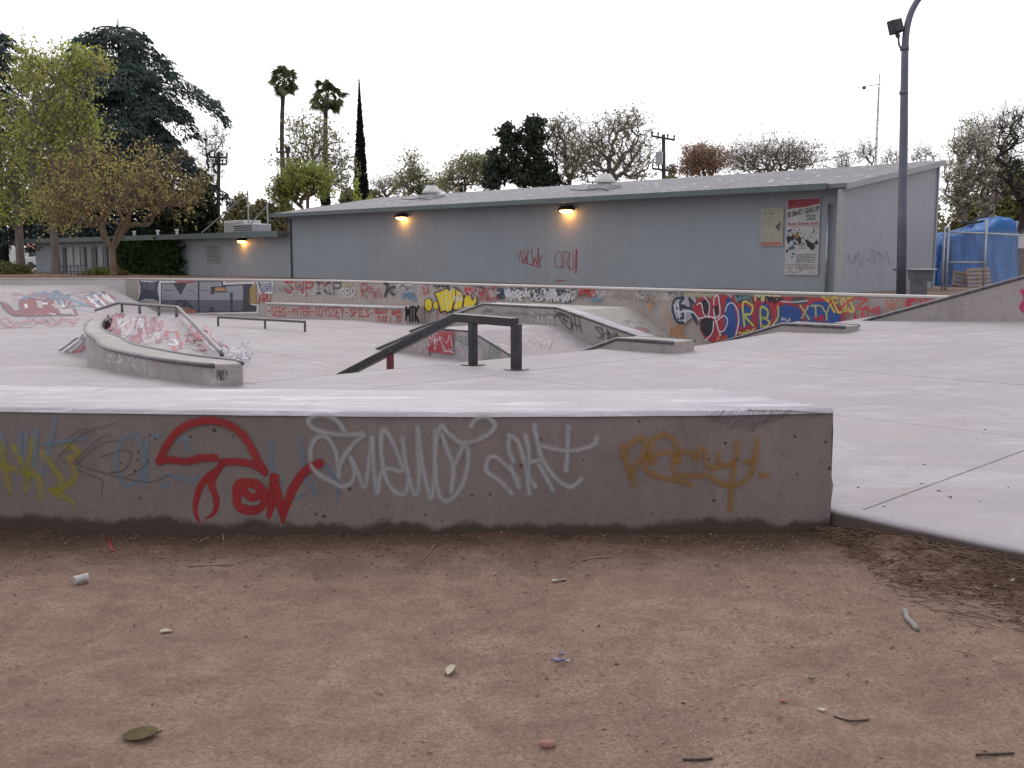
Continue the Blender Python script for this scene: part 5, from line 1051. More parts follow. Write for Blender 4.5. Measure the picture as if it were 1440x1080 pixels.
def tree(label, px, D, blobs, leaf, bark='grey', npts=420, trunk=.2, fork_py=None, twig=8, tl=.8, nleaf=9, ls=.1, bf=.25, zb=.6, name='tree', group=None, seed=None, tr=.012, fork=None, depth=.9, twiglen_up=.25, lean=(0, 0), cat='tree', expo=.47, clump=.5):
    TREEN[0] += 1; r = np.random.default_rng(seed or 100 + TREEN[0]); x = (px - 720) / F * D; base = np.array([x, D, zb])
    if fork is None: fork = pY(px, fork_py, D).z - zb
    Ps = []; tot = sum(b[2] * b[3] * (b[4] if len(b) > 4 else 1) for b in blobs)
    for b in blobs:
        c = np.array(pY(b[0], b[1], D)); m = max(8, int(npts * b[2] * b[3] * (b[4] if len(b) > 4 else 1) / tot)); s_ = D / F
        q = r.normal(size=(m, 3)); q /= np.linalg.norm(q, axis=1)[:, None]; q *= (r.random(m) ** .4)[:, None] * (1 + .12 * r.normal(size=m))[:, None]
        Ps.append(c + q * np.array([b[2] * s_, b[2] * s_ * depth, b[3] * s_]))
    P = np.concatenate(Ps); P = P[P[:, 2] > zb + fork * .5]
    p0, p1, r0, r1, A, par, rad, n0 = skeleton(base, fork, P, bf, trunk, r, tr, lean, expo)
    V, Fq = segmesh(p0, p1, r0, r1, 6)
    t = thing(name, base, label, cat, group); npmesh('trunk', V, Fq, BARK[bark], t, smooth=True)
    ends = np.arange(n0, len(A)); ends = ends[rad[ends] < max(.035, tr * 3.2)]
    d = A[ends] - A[par[ends]]; d /= np.linalg.norm(d, axis=1)[:, None] + 1e-9
    E = np.repeat(A[ends], twig, 0); dd = np.repeat(d, twig, 0) * .5 + r.normal(size=(len(E), 3)) * .75 + np.array([0, 0, twiglen_up]); dd /= np.linalg.norm(dd, axis=1)[:, None]
    L = tl * r.uniform(.5, 1.3, len(E))[:, None]; M_ = E + dd * L * .5 + r.normal(size=E.shape) * tl * .06; T = M_ + (dd + r.normal(size=E.shape) * .3) * L * .5
    ra = np.full(len(E), tr * .8); rb = ra * .75
    V, Fq = segmesh(np.concatenate([E, M_]), np.concatenate([M_, T]), np.concatenate([ra, rb]), np.concatenate([rb, rb * .6]), 3)
    npmesh('twigs', V, Fq, BARK[bark], t)
    if leaf and nleaf:
        f = r.random((len(E), nleaf, 1)) ** .7; C = E[:, None] + (M_ - E)[:, None] * np.minimum(f * 2, 1) + (T - M_)[:, None] * np.maximum(f * 2 - 1, 0)
        keep = np.repeat(r.random(len(E)) < .25 + clump + .5 * (vnoise(E[:, 0] * .8 + 50, E[:, 2] * .8 + 50, 5) - .4), nleaf)
        C = C.reshape(-1, 3)[keep]; C = C + r.normal(size=C.shape) * tl * .1
        V, Fq = leaf_quads(C, ls, r); npmesh('crown', V, Fq, LEAF[leaf], t)
    return t
def cedar(label, px, D, apex_py, prof, trunk=.45, zb=.6, seed=1, name='cedar_tree', dens=1., tiers=30, thin=1.):
    """tiers of long drooping boughs hung with needle sprays; prof: (photo row, half width in photo pixels)"""
    r = np.random.default_rng(seed); x = (px - 720) / F * D; base = np.array([x, D, zb]); H = pY(px, apex_py, D).z - zb
    t = thing(name, base, label, 'tree')
    zz = [pY(px, p[0], D).z for p in prof]; hw = [p[1] * D / F for p in prof]; o = np.argsort(zz); zz = np.array(zz)[o]; hw = np.array(hw)[o]
    seg = []; C = []; Dn = []
    ks = 12
    for i in range(ks): seg.append((base + [0, 0, H * i / ks], base + [r.normal() * .03, 0, H * (i + 1) / ks], trunk * (1 - i / ks) + .03, trunk * (1 - (i + 1) / ks) + .03))
    for i in range(tiers):
        z = zz[0] + (zb + H * .985 - zz[0]) * (i + r.random() * .6) / tiers; w = float(np.interp(z, zz, hw)); nb = int(r.integers(5, 8))
        a0 = r.random() * 6.28
        for j in range(nb):
            a = a0 + j * 6.283 / nb + r.normal() * .25; L = w * r.uniform(.55, 1.2); dirv = np.array([math.cos(a), math.sin(a), 0]); side = np.array([-math.sin(a), math.cos(a), 0]); n = max(4, int(L / .45)); p = base * [1, 1, 0] + [0, 0, z]
            rise = r.uniform(.12, .3); prev = p
            for k in range(1, n + 1):
                f = k / n; q = base * [1, 1, 0] + np.array([0, 0, z]) + dirv * L * f + np.array([0, 0, rise * L * f - L * .5 * f ** 2.3]) + side * r.normal() * .04
                seg.append((prev, q, .07 * (1 - f) + .02, .07 * (1 - f) + .014)); prev = q
                m = int((10 + 16 * f) * dens * (1 if f < 1 else 1.6))
                s_ = (r.random(m) - .5) * 2; wd = min(1.5, .34 * L * (1 - f * .55)) + .15
                c = q + side * (s_ * wd)[:, None] + dirv * (r.random(m)[:, None] - .5) * (L / n) * 1.2 + dirv * (np.abs(s_) * .25)[:, None]
                c[:, 2] -= np.abs(s_) ** 1.6 * wd * .45 + r.random(m) * .22
                C.append(c); e = side * s_[:, None] * .7 + dirv * .75; e[:, 2] = -.55 - .5 * r.random(m); Dn.append(e)
    p0, p1 = np.array([s_[0] for s_ in seg]), np.array([s_[1] for s_ in seg]); V, Fq = segmesh(p0, p1, np.array([s_[2] for s_ in seg]), np.array([s_[3] for s_ in seg]), 5); npmesh('trunk', V, Fq, BARK['dark'], t, smooth=True)
    C = np.concatenate(C); Dn = np.concatenate(Dn); Dn += r.normal(size=Dn.shape) * .25; Dn /= np.linalg.norm(Dn, axis=1)[:, None]
    b = np.cross(Dn, r.normal(size=Dn.shape)); b /= np.linalg.norm(b, axis=1)[:, None]; l = r.uniform(.18, .42, len(C))[:, None] * thin; w = r.uniform(.03, .06, len(C))[:, None] * 1.25
    V = np.stack([C - b * w, C + Dn * l * .6 - b * w * .8, C + Dn * l, C + Dn * l * .6 + b * w * .8, ], 1); V[:, 0] = C; V = V.reshape(-1, 3)
    npmesh('crown', V, np.arange(len(V)).reshape(-1, 4), LEAF['cedar'], t); return t
def palm(label, px, D, crown_py, rad_px, lean_px=0, seed=1, zb=.6):
    r = np.random.default_rng(seed); x = (px - 720) / F * D; t = thing('palm_tree', (x, D, zb), label, 'palm tree', 'tall fan palms')
    top = np.array(pY(px + lean_px, crown_py, D)); R = rad_px * D / F; base = np.array([x, D, zb])
    n = 30; pts = [base + (top - base) * (i / n) + np.array([.12 * math.sin(i * .2), 0, 0]) for i in range(n + 1)]; MB().tube(pts, [.2 - .06 * i / n + .012 * (i % 2) for i in range(n + 1)], 9).build('trunk', BARK['palm'], t, smooth=True)
    for nm, cnt, e0, e1, mt, ln in (('crown', 38, -.9, 1.5, 'palm', 1.05), ('dry_skirt', 34, -1.5, -.85, 'skirt', .62)):
        Vs = []; rng = r
        for i in range(cnt):
            el = e0 + (e1 - e0) * ((i + rng.random()) / cnt) ** 1.0; az = i * 2.399 + rng.normal() * .3; L = R * ln * rng.uniform(.62, 1.14)
            d = np.array([math.cos(az) * math.cos(el), math.sin(az) * math.cos(el), math.sin(el)]); s_ = np.array([-math.sin(az), math.cos(az), 0]); up = np.cross(s_, d) * -1
            if up[2] < 0: up = -up
            fi = rng.uniform(-1.25, 1.25); s_, up = s_ * math.cos(fi) + up * math.sin(fi), up * math.cos(fi) - s_ * math.sin(fi)
            pf = rng.uniform(.3, .62); pet = top + d * L * pf; Vs.append(np.array([top - s_ * .025, pet - s_ * .025, pet + s_ * .025, top + s_ * .025]))
            m = 17
            for j in range(m):
                f = (j / (m - 1) - .5) * 2; ang = f * 1.35; bl = L * .47 * (1 - .25 * abs(f)) * rng.uniform(.85, 1.1)
                bd = d * math.cos(ang) + s_ * math.sin(ang); mid = pet + bd * bl * .55 + up * .04; tip = pet + bd * bl - np.array([0, 0, L * (.05 + .1 * rng.random())])
                w = np.cross(bd, up); w /= np.linalg.norm(w) + 1e-9; w = w * .05 * R / 1.3
                Vs.append(np.array([pet, mid - w, tip, mid + w]))
        V = np.concatenate(Vs); npmesh(nm, V, np.arange(len(V)).reshape(-1, 4), LEAF[mt], t)
    return t
def cypress(label, px, D, top_py, base_py, hw_px, seed=1, n=9000, zb=.6, name='cypress_tree', power=1.05, ls=.3):
    r = np.random.default_rng(seed); x = (px - 720) / F * D; t = thing(name, (x, D, zb), label, 'tree'); z1 = pY(px, top_py, D).z; w = hw_px * D / F
    MB().tube([(x, D, zb - .1), (x, D, z1 * .95)], [.16, .01], 6).build('trunk', BARK['dark'], t)
    f = r.random(n); z = zb + .3 + (z1 - zb - .3) * f; rr = w * np.clip(1 - f, 0, 1) ** power * np.clip(f * 12, .55, 1) * (1 + .07 * np.sin(f * 60 + r.random())); a = r.random(n) * 6.283; q = rr * r.random(n) ** .3 * (1 + .06 * r.normal(size=n))
    P = np.stack([x + q * np.cos(a), D + q * np.sin(a), z], -1); d = np.stack([np.cos(a) * .25, np.sin(a) * .25, np.ones(n)], -1) + r.normal(size=(n, 3)) * .2; d /= np.linalg.norm(d, axis=1)[:, None]
    b = np.cross(d, r.normal(size=(n, 3))); b /= np.linalg.norm(b, axis=1)[:, None]; l = ls * (r.uniform(.6, 1.3, n) * (.3 + .7 * np.clip((1 - f) * 2.2, 0, 1)))[:, None]; wd = l * .22
    V = np.stack([P, P + d * l * .5 - b * wd, P + d * l, P + d * l * .5 + b * wd], 1).reshape(-1, 3); npmesh('crown', V, np.arange(4 * n).reshape(n, 4), LEAF['cypress'], t); return t
def bush(label, px0, px1, top_py, D, leaf, n=6000, ls=.16, zb=.5, seed=1, name='shrub', depth=1.5, cat='shrub', lumpy=.35):
    r = np.random.default_rng(seed); x0, x1 = (px0 - 720) / F * D, (px1 - 720) / F * D; c = np.array([(x0 + x1) / 2, D, zb]); H = pY(720, top_py, D).z - zb; t = thing(name, c, label, cat)
    st = [];
    for i in range(9):
        a = r.random() * 6.28; st.append((c, c + np.array([math.cos(a) * (x1 - x0) * .3 * r.random(), math.sin(a) * depth * .3, H * r.uniform(.5, .85)])))
    V, Fq = segmesh(np.array([s_[0] for s_ in st]), np.array([s_[1] for s_ in st]), np.full(9, .05), np.full(9, .015), 5); npmesh('stems', V, Fq, BARK['brown'], t)
    xx = r.uniform(-1, 1, n); a = r.random(n); top = H * np.sqrt(np.clip(1 - (np.abs(xx) ** 2.6), 0, 1)) * (1 - lumpy + lumpy * 1.5 * vnoise(xx * 4 + 20, xx * 0 + seed, seed)); z = zb + top * a ** .55
    y = r.normal(size=n) * depth * .45 * np.sqrt(np.clip(1 - (a * .9) ** 2, .05, 1)); P = np.stack([c[0] + xx * (x1 - x0) / 2, D + y, z], -1); P += r.normal(size=P.shape) * .08
    V, Fq = leaf_quads(P, ls, r); npmesh('foliage', V, Fq, LEAF[leaf], t); return t

def build_trees():
    # left group
    cedar('tall blue-green cedar with drooping tiers at the left behind the yellow-green trees', 184, 66, 25, [(24, 26), (32, 46), (52, 50), (80, 68), (98, 74), (110, 114), (150, 116), (190, 122), (240, 122), (290, 120), (345, 105)], .5, seed=4, tiers=24, dens=3.6)
    cedar('cedar cut off by the left edge of the photo', 8, 60, 26, [(27, 6), (45, 30), (70, 38), (120, 45), (200, 58), (280, 62), (330, 50)], .42, seed=8, tiers=24, dens=1.2)
    tree('yellow-green spring tree with thick grey trunk nearest the left edge', 34, 52, [(50, 180, 52, 90), (15, 215, 42, 80), (60, 115, 36, 42), (40, 92, 26, 32), (5, 290, 40, 50)], 'olive', 'grey', 460, .22, fork_py=255, twig=5, tl=.75, nleaf=5, ls=0.11, zb=.62, seed=21)
    tree('taller yellow-green spring tree between the cedar and its neighbour', 82, 50, [(85, 150, 44, 76), (112, 90, 42, 30), (75, 215, 52, 66), (118, 185, 28, 40), (85, 275, 50, 50, .6)], 'olive', 'grey', 460, .21, fork_py=305, twig=5, tl=.75, nleaf=5, ls=0.11, zb=.62, seed=22)
    tree('low wide bronze-leaved tree with forked brown trunk in front of the annex', 163, 45, [(165, 280, 80, 42), (92, 288, 52, 34), (245, 280, 46, 26), (210, 240, 60, 34, .6), (125, 240, 52, 34, .7), (275, 265, 24, 16, .7)], 'tan', 'brown', 430, .15, fork_py=350, twig=5, tl=.75, nleaf=6, ls=0.075, zb=.62, bf=.35, seed=23, clump=.2)
    tree('small bare tree beside the cedar and the left utility pole', 303, 72, [(302, 205, 22, 34), (296, 240, 16, 25)], 'bud', 'grey', 160, .12, fork_py=275, twig=4, tl=.9, nleaf=1, ls=.08, seed=24)
    bush('dark shrubs under the cedar behind the annex roof', 215, 318, 258, 63, 'dkgreen', 9000, .2, seed=3)
    bush('olive brown brush behind the rooftop masts', 305, 412, 268, 62, 'brush', 9000, .16, seed=4)
    bush('dense dark undergrowth behind the two left trunks', -30, 150, 305, 124, 'dkgreen', 9000, .3, seed=5, depth=2)
    bush('low green bush at the foot of the left trunk', -6, 40, 371, 50, 'hedge', 2500, .1, zb=.55, seed=6)
    bush('small green bush in front of the annex beside the ivy', 124, 175, 377, 47, 'hedge', 2600, .08, zb=.55, seed=7)
    # palms and the tall cypress
    palm('taller fan palm, left of the pair', 397, 78, 116, 27, 3, 1); palm('shorter fan palm, right of the pair, nearer the cypress', 461, 74, 136, 29, -1, 2)
    tree('loose spring tree with light green leaves among the palms', 437, 70, [(432, 195, 34, 40), (415, 240, 32, 38), (455, 225, 32, 45), (475, 240, 24, 40)], 'sparse', 'grey', 420, .16, fork_py=275, twig=4, tl=.8, nleaf=3, ls=0.13, seed=31, clump=.35)
    tree('bright lime leaved tree low between the palm trunks', 430, 62, [(430, 258, 36, 24), (400, 270, 20, 20)], 'lime', 'brown', 260, .12, fork_py=292, twig=7, tl=.7, nleaf=5, ls=.11, seed=32)
    cypress('tall thin dark cypress spire right of the palms', 511, 76, 112, 262, 14.5, 2, 16000)
    cypress('short dark column conifer behind the second palm trunk', 461, 69, 252, 300, 9, 3, 3500, power=.35)
    bush('lime green shrub at the foot of the cypress spire', 496, 532, 252, 60, 'lime', 2500, .12, seed=8)
    tree('slender spring tree right of the cypress spire', 578, 80, [(578, 240, 18, 28), (572, 262, 26, 22), (595, 262, 20, 20)], 'sparse', 'grey', 240, .12, fork_py=272, twig=4, tl=.8, nleaf=3, ls=.13, seed=33, clump=.35)
    tree('hazy leafless tree low behind the roof, right of the slender spring tree', 545, 92, [(545, 262, 26, 14), (620, 262, 30, 12)], 'bud', 'grey', 260, .12, fork_py=285, twig=4, tl=.9, nleaf=1, ls=.12, seed=34)
    tree('pale green rounded tree left of the dark pine', 655, 84, [(655, 245, 30, 22), (675, 238, 22, 20), (632, 255, 18, 14)], 'sparse', 'grey', 320, .14, fork_py=272, twig=4, tl=.8, nleaf=4, ls=.13, seed=35)
    bush('small dark bush showing over the roof beside the pale green tree', 634, 660, 257, 66, 'dkgreen', 2500, .14, seed=9); bush('small dark bush behind the left roof vent', 582, 600, 262, 66, 'dkgreen', 1500, .14, seed=10)
    tree('dark dense pine with two tops above the roof', 738, 76, [(718, 195, 15, 20), (750, 188, 17, 22), (712, 225, 22, 18), (750, 222, 24, 20), (700, 248, 20, 16), (740, 250, 32, 16), (770, 250, 18, 12)], 'pine', 'dark', 330, .22, fork_py=225, twig=9, tl=.6, nleaf=12, ls=.16, seed=36, expo=.4, clump=.3)
    tree('big leafless sycamore with pale spreading limbs left of the utility pole', 862, 74, [(862, 205, 52, 48), (895, 225, 38, 36), (840, 225, 40, 36), (885, 175, 34, 24)], 'bud', 'pale', 620, .26, fork_py=252, twig=4, tl=.8, nleaf=1, ls=0.13, seed=37, tr=.016)
    tree('narrower leafless sycamore between the pine and the larger one', 800, 77, [(795, 200, 30, 36), (805, 230, 34, 30), (780, 185, 16, 18)], 'bud', 'pale', 420, .2, fork_py=262, twig=4, tl=.8, nleaf=1, ls=0.13, seed=38, tr=.015)
    tree('rusty brown budding tree right of the utility pole', 992, 82, [(992, 225, 34, 20), (985, 238, 32, 14)], 'rust', 'brown', 320, .14, fork_py=255, twig=6, tl=.9, nleaf=3, ls=.12, seed=39)
    tree('wide rounded leafless tree behind the middle of the roof', 1085, 84, [(1085, 220, 58, 26), (1120, 225, 48, 24), (1050, 228, 34, 20)], 'bud', 'grey', 620, .2, fork_py=250, twig=5, tl=1., nleaf=1, ls=.11, seed=40)
    for px, top, w, sd, lab in ((1186, 212, 12, 41, 'small bare tree left of the antenna mast'), (1217, 200, 16, 42, 'bare tree at the foot of the antenna mast'), (1252, 212, 16, 43, 'small bare tree between the antenna mast and the lamp post'), (1300, 205, 20, 44, 'bare tree just right of the lamp post')):
        tree(lab, px, 88, [(px, top + 16, w, 17)], 'bud', 'grey', 70, .1, fork_py=top + 30, twig=4, tl=.9, nleaf=1, ls=.1, seed=sd)
    # right group
    tree('white blossoming tree beyond the end of the hall', 1355, 40, [(1358, 225, 30, 40), (1350, 270, 30, 34), (1385, 255, 32, 42), (1375, 205, 24, 28)], 'blossom', 'grey', 420, .13, fork_py=318, twig=4, tl=.5, nleaf=5, ls=0.06, seed=45)
    tree('tall bare tree with dark trunk above the blue tarp', 1385, 46, [(1370, 190, 26, 34), (1395, 215, 30, 45), (1415, 185, 26, 32)], 'bud', 'grey', 190, .17, fork_py=290, twig=4, tl=.7, nleaf=1, ls=.06, seed=46)
    tree('dark trunked leafless tree at the right edge of the photo', 1418, 37, [(1430, 190, 34, 42), (1440, 245, 34, 40), (1408, 240, 22, 34)], 'bud', 'dark', 150, .15, fork_py=310, twig=4, tl=.55, nleaf=1, ls=.05, seed=47, lean=(.3, 0))
    bush('dark green thicket behind the blue tarp', 1320, 1475, 262, 52, 'hedge', 12000, .16, seed=11, depth=2.5)
    bush('dark evergreen mass at the far right behind the shed', 1380, 1480, 240, 56, 'dkgreen', 9000, .2, seed=12, depth=2)
    for i, (a, b, tp, D) in enumerate(((470, 560, 268, 96), (560, 700, 266, 100), (880, 1000, 240, 104), (1130, 1330, 236, 110), (-60, 60, 330, 130), (180, 330, 300, 110), (330, 480, 285, 105))):
        struct(bush('x', a, b, tp, D, 'brush' if i % 2 else 'hedge', 6000, .28, seed=20 + i, depth=3, name='far_thicket'), 'stuff') if False else bush(['hazy brush behind the hall roof right of the cypress', 'hazy brush behind the left roof vent', 'hazy brush behind the utility pole on the right', 'hazy brush behind the antenna mast', 'far dark hedge beyond the parked cars', 'far hedge behind the cedar trunk', 'far hedge behind the palms'][i], a, b, tp, D, 'brush' if i % 2 else 'hedge', 6000, .28, seed=20 + i, depth=3)
build_trees()
# ------------------------------------------------------------------ street furniture, yard, far things
GB = .68
def build_furniture():
    p0 = pu(1268, 405, 20.3); Y = p0.y
    t = thing('lamp_post', (p0.x, Y, GB), 'tall curved steel lamp post with a small black floodlight, beside the hall', 'lamp post')
    pts = [Vector((p0.x, Y, GB - .1))] + [pY(a, b, Y) for a, b in ((1269, 300), (1271, 180), (1272.5, 75), (1274, 48), (1279, 24), (1287, 6), (1298, -8), (1318, -22), (1350, -32), (1385, -36))]
    pts = [pts[0], pts[1], pts[2]] + smooth_path(pts[3:], 4)
    M_pole = mottled('blue_grey_pole', (.1, .11, .15), (.13, .14, .175), 3, .45, 40, metallic=.3)
    MB().tube(pts, [.098, .09, .082] + [.07 - .02 * i / (len(pts) - 4) for i in range(len(pts) - 3)], 14).build('pole', M_pole, t, smooth=True)
    e = pts[-1]; h = MB(); h.loft([[e + Vector((x, y, z)) for x, y, z in ((a, -.1, .05), (a, .1, .05), (a, .14, -.07), (a, -.14, -.07))] for a in (-.05, .55)]); h.build('lamp_head', M_galv, t, bevel=.03)
    q = MB(); q.loft([[Vector((p0.x + r_ * math.cos(a), Y + r_ * math.sin(a), z)) for a in [2 * math.pi * i / 14 for i in range(14)]] for r_, z in ((.19, GB - .05), (.19, GB + .03), (.12, GB + .05))]); q.build('base_plate', M_pole, t)
    g = [pY(a, b, Y) for a, b in ((1272.5, 71), (1267, 68), (1264, 61), (1263.5, 52))]; MB().tube(smooth_path(g, 5), .022, 8).build('bracket', M_pole, t, smooth=True)
    c = pY(1260, 37, Y); R = Matrix.Rotation(-.26, 3, 'Y') @ Matrix.Rotation(.3, 3, 'Z'); f = MB()
    f.loft([[c + R @ Vector((x * s_, y, z * s_)) for x, z in ((-.115, -.13), (.115, -.13), (.115, .13), (-.115, .13))] for y, s_ in ((-.1, .8), (-.06, 1), (.1, 1.06))]); fl = f.build('floodlight', M_dark, t, bevel=.012)
    MB().tube([g[-1] - Vector((0, 0, .01)), c - Vector((-.02, 0, .12))], .045, 8).build('swivel', M_dark, t)
    for a, b, r_ in ((1272, 68, .088), (1271, 130, .086)): w = pY(a, b, Y); MB().tube([w - Vector((0, 0, .04)), w + Vector((0, 0, .04))], r_, 14).build('collar', M_pole, t, smooth=True)
    w = pY(1262, 381, Y); MB().box(w, .16, .06, .05).build('bracket', M_pole, t)
    # bin on a pedestal
    p = pu(1294, 395, 21.3); z1 = pY(1294, 378, p.y).z; t = thing('metal_bin', (p.x, p.y, GB), 'grey metal park bin on a narrow pedestal next to the lamp post', 'bin'); M_bin = mottled('bin_paint', (.11, .12, .14), (.075, .08, .1), 4, .5, 40)
    b = MB(); b.loft([[Vector((p.x, p.y, z)) + Vector((x * w_, y * w_ * .8, 0)) for x, y in ((-1, -1), (1, -1), (1, 1), (-1, 1))] for w_, z in ((.19, z1 - .26), (.215, z1 - .05), (.225, z1 - .03))]); b.build('hopper', M_bin, t, bevel=.01)
    MB().box((p.x, p.y, z1 - .028), .52, .44, .03).build('rim', M_galv, t, bevel=.006); MB().box((p.x - .03, p.y, GB), .27, .26, z1 - .27 - GB).build('pedestal', M_bin, t, bevel=.01)
    # utility poles and mast
    M_wood = barkmat('pole_wood', (.085, .07, .062), (.05, .042, .038))
    def upole(px, top, D, arms, label, can=None, r_=.14):
        x = (px - 720) / F * D; t = thing('utility_pole', (x, D, .6), label, 'utility pole'); MB().tube([(x, D, .5), pY(px, top, D)], [r_ * 1.2, r_ * .85], 8).build('pole', M_wood, t, smooth=True)
        for x0, y0, x1, y1 in arms:
            A, B = pY(x0, y0, D - .2), pY(x1, y1, D - .2); MB().tube([A, B], .085, 4, square=True).build('crossarm', M_wood, t)
            for f in (.03, .3, .7, .97):
                c = A.lerp(B, f); MB().tube([c, c + Vector((0, 0, .22)), c + Vector((0, 0, .32))], [.03, .07, .05], 6).build('insulator', M_dark, t)
        if can: c = pY(can[0], can[1], D - .3); MB().tube([c - Vector((0, 0, .4)), c + Vector((0, 0, .35)), c + Vector((0, 0, .42))], [.24, .24, .15], 10).build('transformer', M_galv, t, smooth=False)
        return t
    upole(933, 189, 68, [(915.5, 191, 949, 197), (917, 237, 947, 241)], 'utility pole with crossarm and transformer can right of the big sycamore', (927, 222))
    upole(308, 213, 68, [(294, 221, 320, 222), (299, 231, 319, 231)], 'utility pole with two crossarms beside the cedar', None, .13)
    upole(405, 206, 66, [(389, 214, 408, 214)], 'utility pole with one crossarm close behind the taller palm trunk', None, .11)
    D = 92; x = (1222 - 720) / F * D; t = thing('antenna_mast', (x, D, .6), 'thin tall antenna mast with crossbar rising behind the hall roof', 'antenna'); m = MB()
    zt = pY(1222, 106, D).z
    for i in range(3): a = i * 2.094; m.tube([(x + .16 * math.cos(a), D + .16 * math.sin(a), .5), (x + .05 * math.cos(a), D + .05 * math.sin(a), zt - 1)], .035, 5)
    for k in range(18):
        z = 1 + (zt - 3) * k / 18; w_ = .16 - .11 * k / 18; m.tube([(x - w_, D, z), (x + w_, D + .05, z + (zt - 3) / 18)], .018, 4)
    m.build('lattice', M_galv, t); MB().tube([(x, D, zt - 2.2), (x, D, zt + .1)], .05, 6).build('tip', M_galv, t); MB().tube([pY(1206, 123, D), pY(1240, 118, D)], .04, 5).build('crossbar', M_galv, t); MB().box(pY(1215, 124, D) - Vector((0, 0, .1)), .25, .2, .25).build('antenna_box', M_dark, t)
    # wires
    for i, (a, b) in enumerate((((949, 196), (1500, 128)), ((944, 195), (1500, 138)))):
        A, B = pY(*a, 68), pY(*b, 60); pts = [A.lerp(B, f) - Vector((0, 0, 1.1 * 4 * f * (1 - f) * .35)) for f in [j / 14 for j in range(15)]]
        tag(MB().tube(pts, .007, 4).build('power_line', M_dark), ['thin power line running right from the pole, upper of two', 'thin power line running right from the pole, lower of two'][i], 'power line', 'overhead wires')
    # blue tarp over a heap
    D = 29.; x0, x1 = (1321 - 720) / F * D, (1427 - 720) / F * D; cx = (x0 + x1) / 2; hw = (x1 - x0) / 2; zb = .7; t = thing('tarp_heap', (cx, D, zb), 'big heap covered with a creased blue tarpaulin behind the gate', 'tarpaulin')
    r = np.random.default_rng(8); na, nz = 150, 22; V = []
    def topz(x): return float(np.interp((x - x0) / (x1 - x0), [0, .05, .35, .55, .68, .85, .9, 1], [1.98, 2.2, 2.3, 2.42, 2.62, 2.66, 2.6, 2.2]))
    for k in range(nz):
        f = k / (nz - 1)
        for i in range(na):
            a = 2 * math.pi * i / na; ca, sa = math.cos(a), math.sin(a); e = 4.5; rr_ = (abs(ca) ** e + abs(sa) ** e) ** (-1 / e)
            if f < .72:
                g = f / .72; fold = (math.sin(a * 23 + 2 * math.sin(a * 5) + g * 1.5) * .05 + math.sin(a * 47 + 1 + g * 3) * .03 + .04 * math.sin(a * 9 + g * 5)) * (1.1 - .75 * g); flare = .16 * (1 - g) ** 3 * (1 + .8 * math.sin(a * 3 + .5)); sc = 1 + flare / 1.2 + fold; x = cx + hw * ca * rr_ * sc; y = D + .5 + .75 * sa * rr_ * sc; z = zb + (topz(cx + hw * ca * rr_) - .12 - zb) * g
            else:
                g = (f - .72) / .28; sc = (1 - g ** 1.4) * .98; x = cx + hw * ca * rr_ * sc; y = D + .5 + .75 * sa * rr_ * sc; z = topz(x) - .12 + .13 * g ** .6 + .03 * math.sin(x * 9 + y * 5)
            V.append((x, y, z + .012 * r.normal() * (f > .1)))
    Fq = [(k * na + i, k * na + (i + 1) % na, (k + 1) * na + (i + 1) % na, (k + 1) * na + i) for k in range(nz - 1) for i in range(na)]
    M_tarp, nt, b = new_mat('blue_tarpaulin'); k_ = N(nt); pp = k_.pos(); c = k_.mix(k_.mr(k_.noise(k_.scalev(pp, (3, 3, .8)), 1.6, 5, .6), .35, .68), (.025, .12, .4), (.05, .2, .5)); c = k_.mix(k_.mr(k_.noise(pp, 3, 4), .6, .8, 0, .5), c, (.15, .33, .58)); k_.link(c, b.inputs['Base Color']); b.inputs['Roughness'].default_value = .6; k_.bump(k_.noise(k_.scalev(pp, (1.6, 1.6, .45)), 3.2, 4, .6, 1.2), 1., .14, b)
    npmesh('tarp', np.array(V), np.array(Fq), M_tarp, t, smooth=True)
    MB().tube([pY(1352, 312, D - .2), pY(1366, 313.5, D - .2), pY(1383, 311, D - .2)], .035, 5).build('strap', M_dark, t)
    m = MB(); n = 40; P = []
    for i in range(n + 1):
        xx = x0 - .05 + (x1 - x0 + .5) * i / n; P.append([Vector((xx, D - .35 + .06 * math.sin(i * 1.3), .705 + .01)), Vector((xx, D - .75 + .1 * math.sin(i * .7) - .1 * math.sin(i * 2.1), .74 + .03 * math.sin(i * 1.9)))])
    m.loft(P, closed=False); m.build('tarp_skirt', M_tarp, t, smooth=True)
    # pallets
    M_pal = mottled('pallet_wood', (.42, .31, .2), (.33, .235, .15), 5, .85, 40); M_pal2 = mottled('old_pallet_wood', (.24, .17, .12), (.18, .13, .095), 5, .85, 40)
    def pallet(px, pyb, w_, h_, D, tilt, roll, mt, label, nb):
        c = pY(px, pyb, D); c.z = .72; t = thing('pallet', c, label, 'pallet'); R = Matrix.Rotation(roll, 3, 'Y') @ Matrix.Rotation(-tilt, 3, 'X')
        def bx(xc, yc, z0, sx, sy, sz, name):
            q = [c + R @ Vector((xc + a * sx / 2, yc + b_ * sy / 2, z0 + z)) for z in (0, sz) for a, b_ in ((-1, -1), (1, -1), (1, 1), (-1, 1))]
            MB().add(q, [(3, 2, 1, 0), (4, 5, 6, 7), (0, 1, 5, 4), (1, 2, 6, 5), (2, 3, 7, 6), (3, 0, 4, 7)]).build(name, mt, t)
        for k in range(3): bx(-w_ / 2 + .02 + (w_ - .04) * k / 2, .05, 0, .035, .075, h_, 'stringer')
        for k in range(nb): bx(0, 0, (h_ - .06) * k / (nb - 1), w_, .018, .062, 'deck_board')
        for k in range(3): bx(0, .1, (h_ - .06) * k / 2, w_, .016, .06, 'bottom_board')
    pallet(1378, 402, .6, .5, 27.9, .22, -.05, M_pal, 'pale wooden pallet leaning upright against the blue tarp', 5)
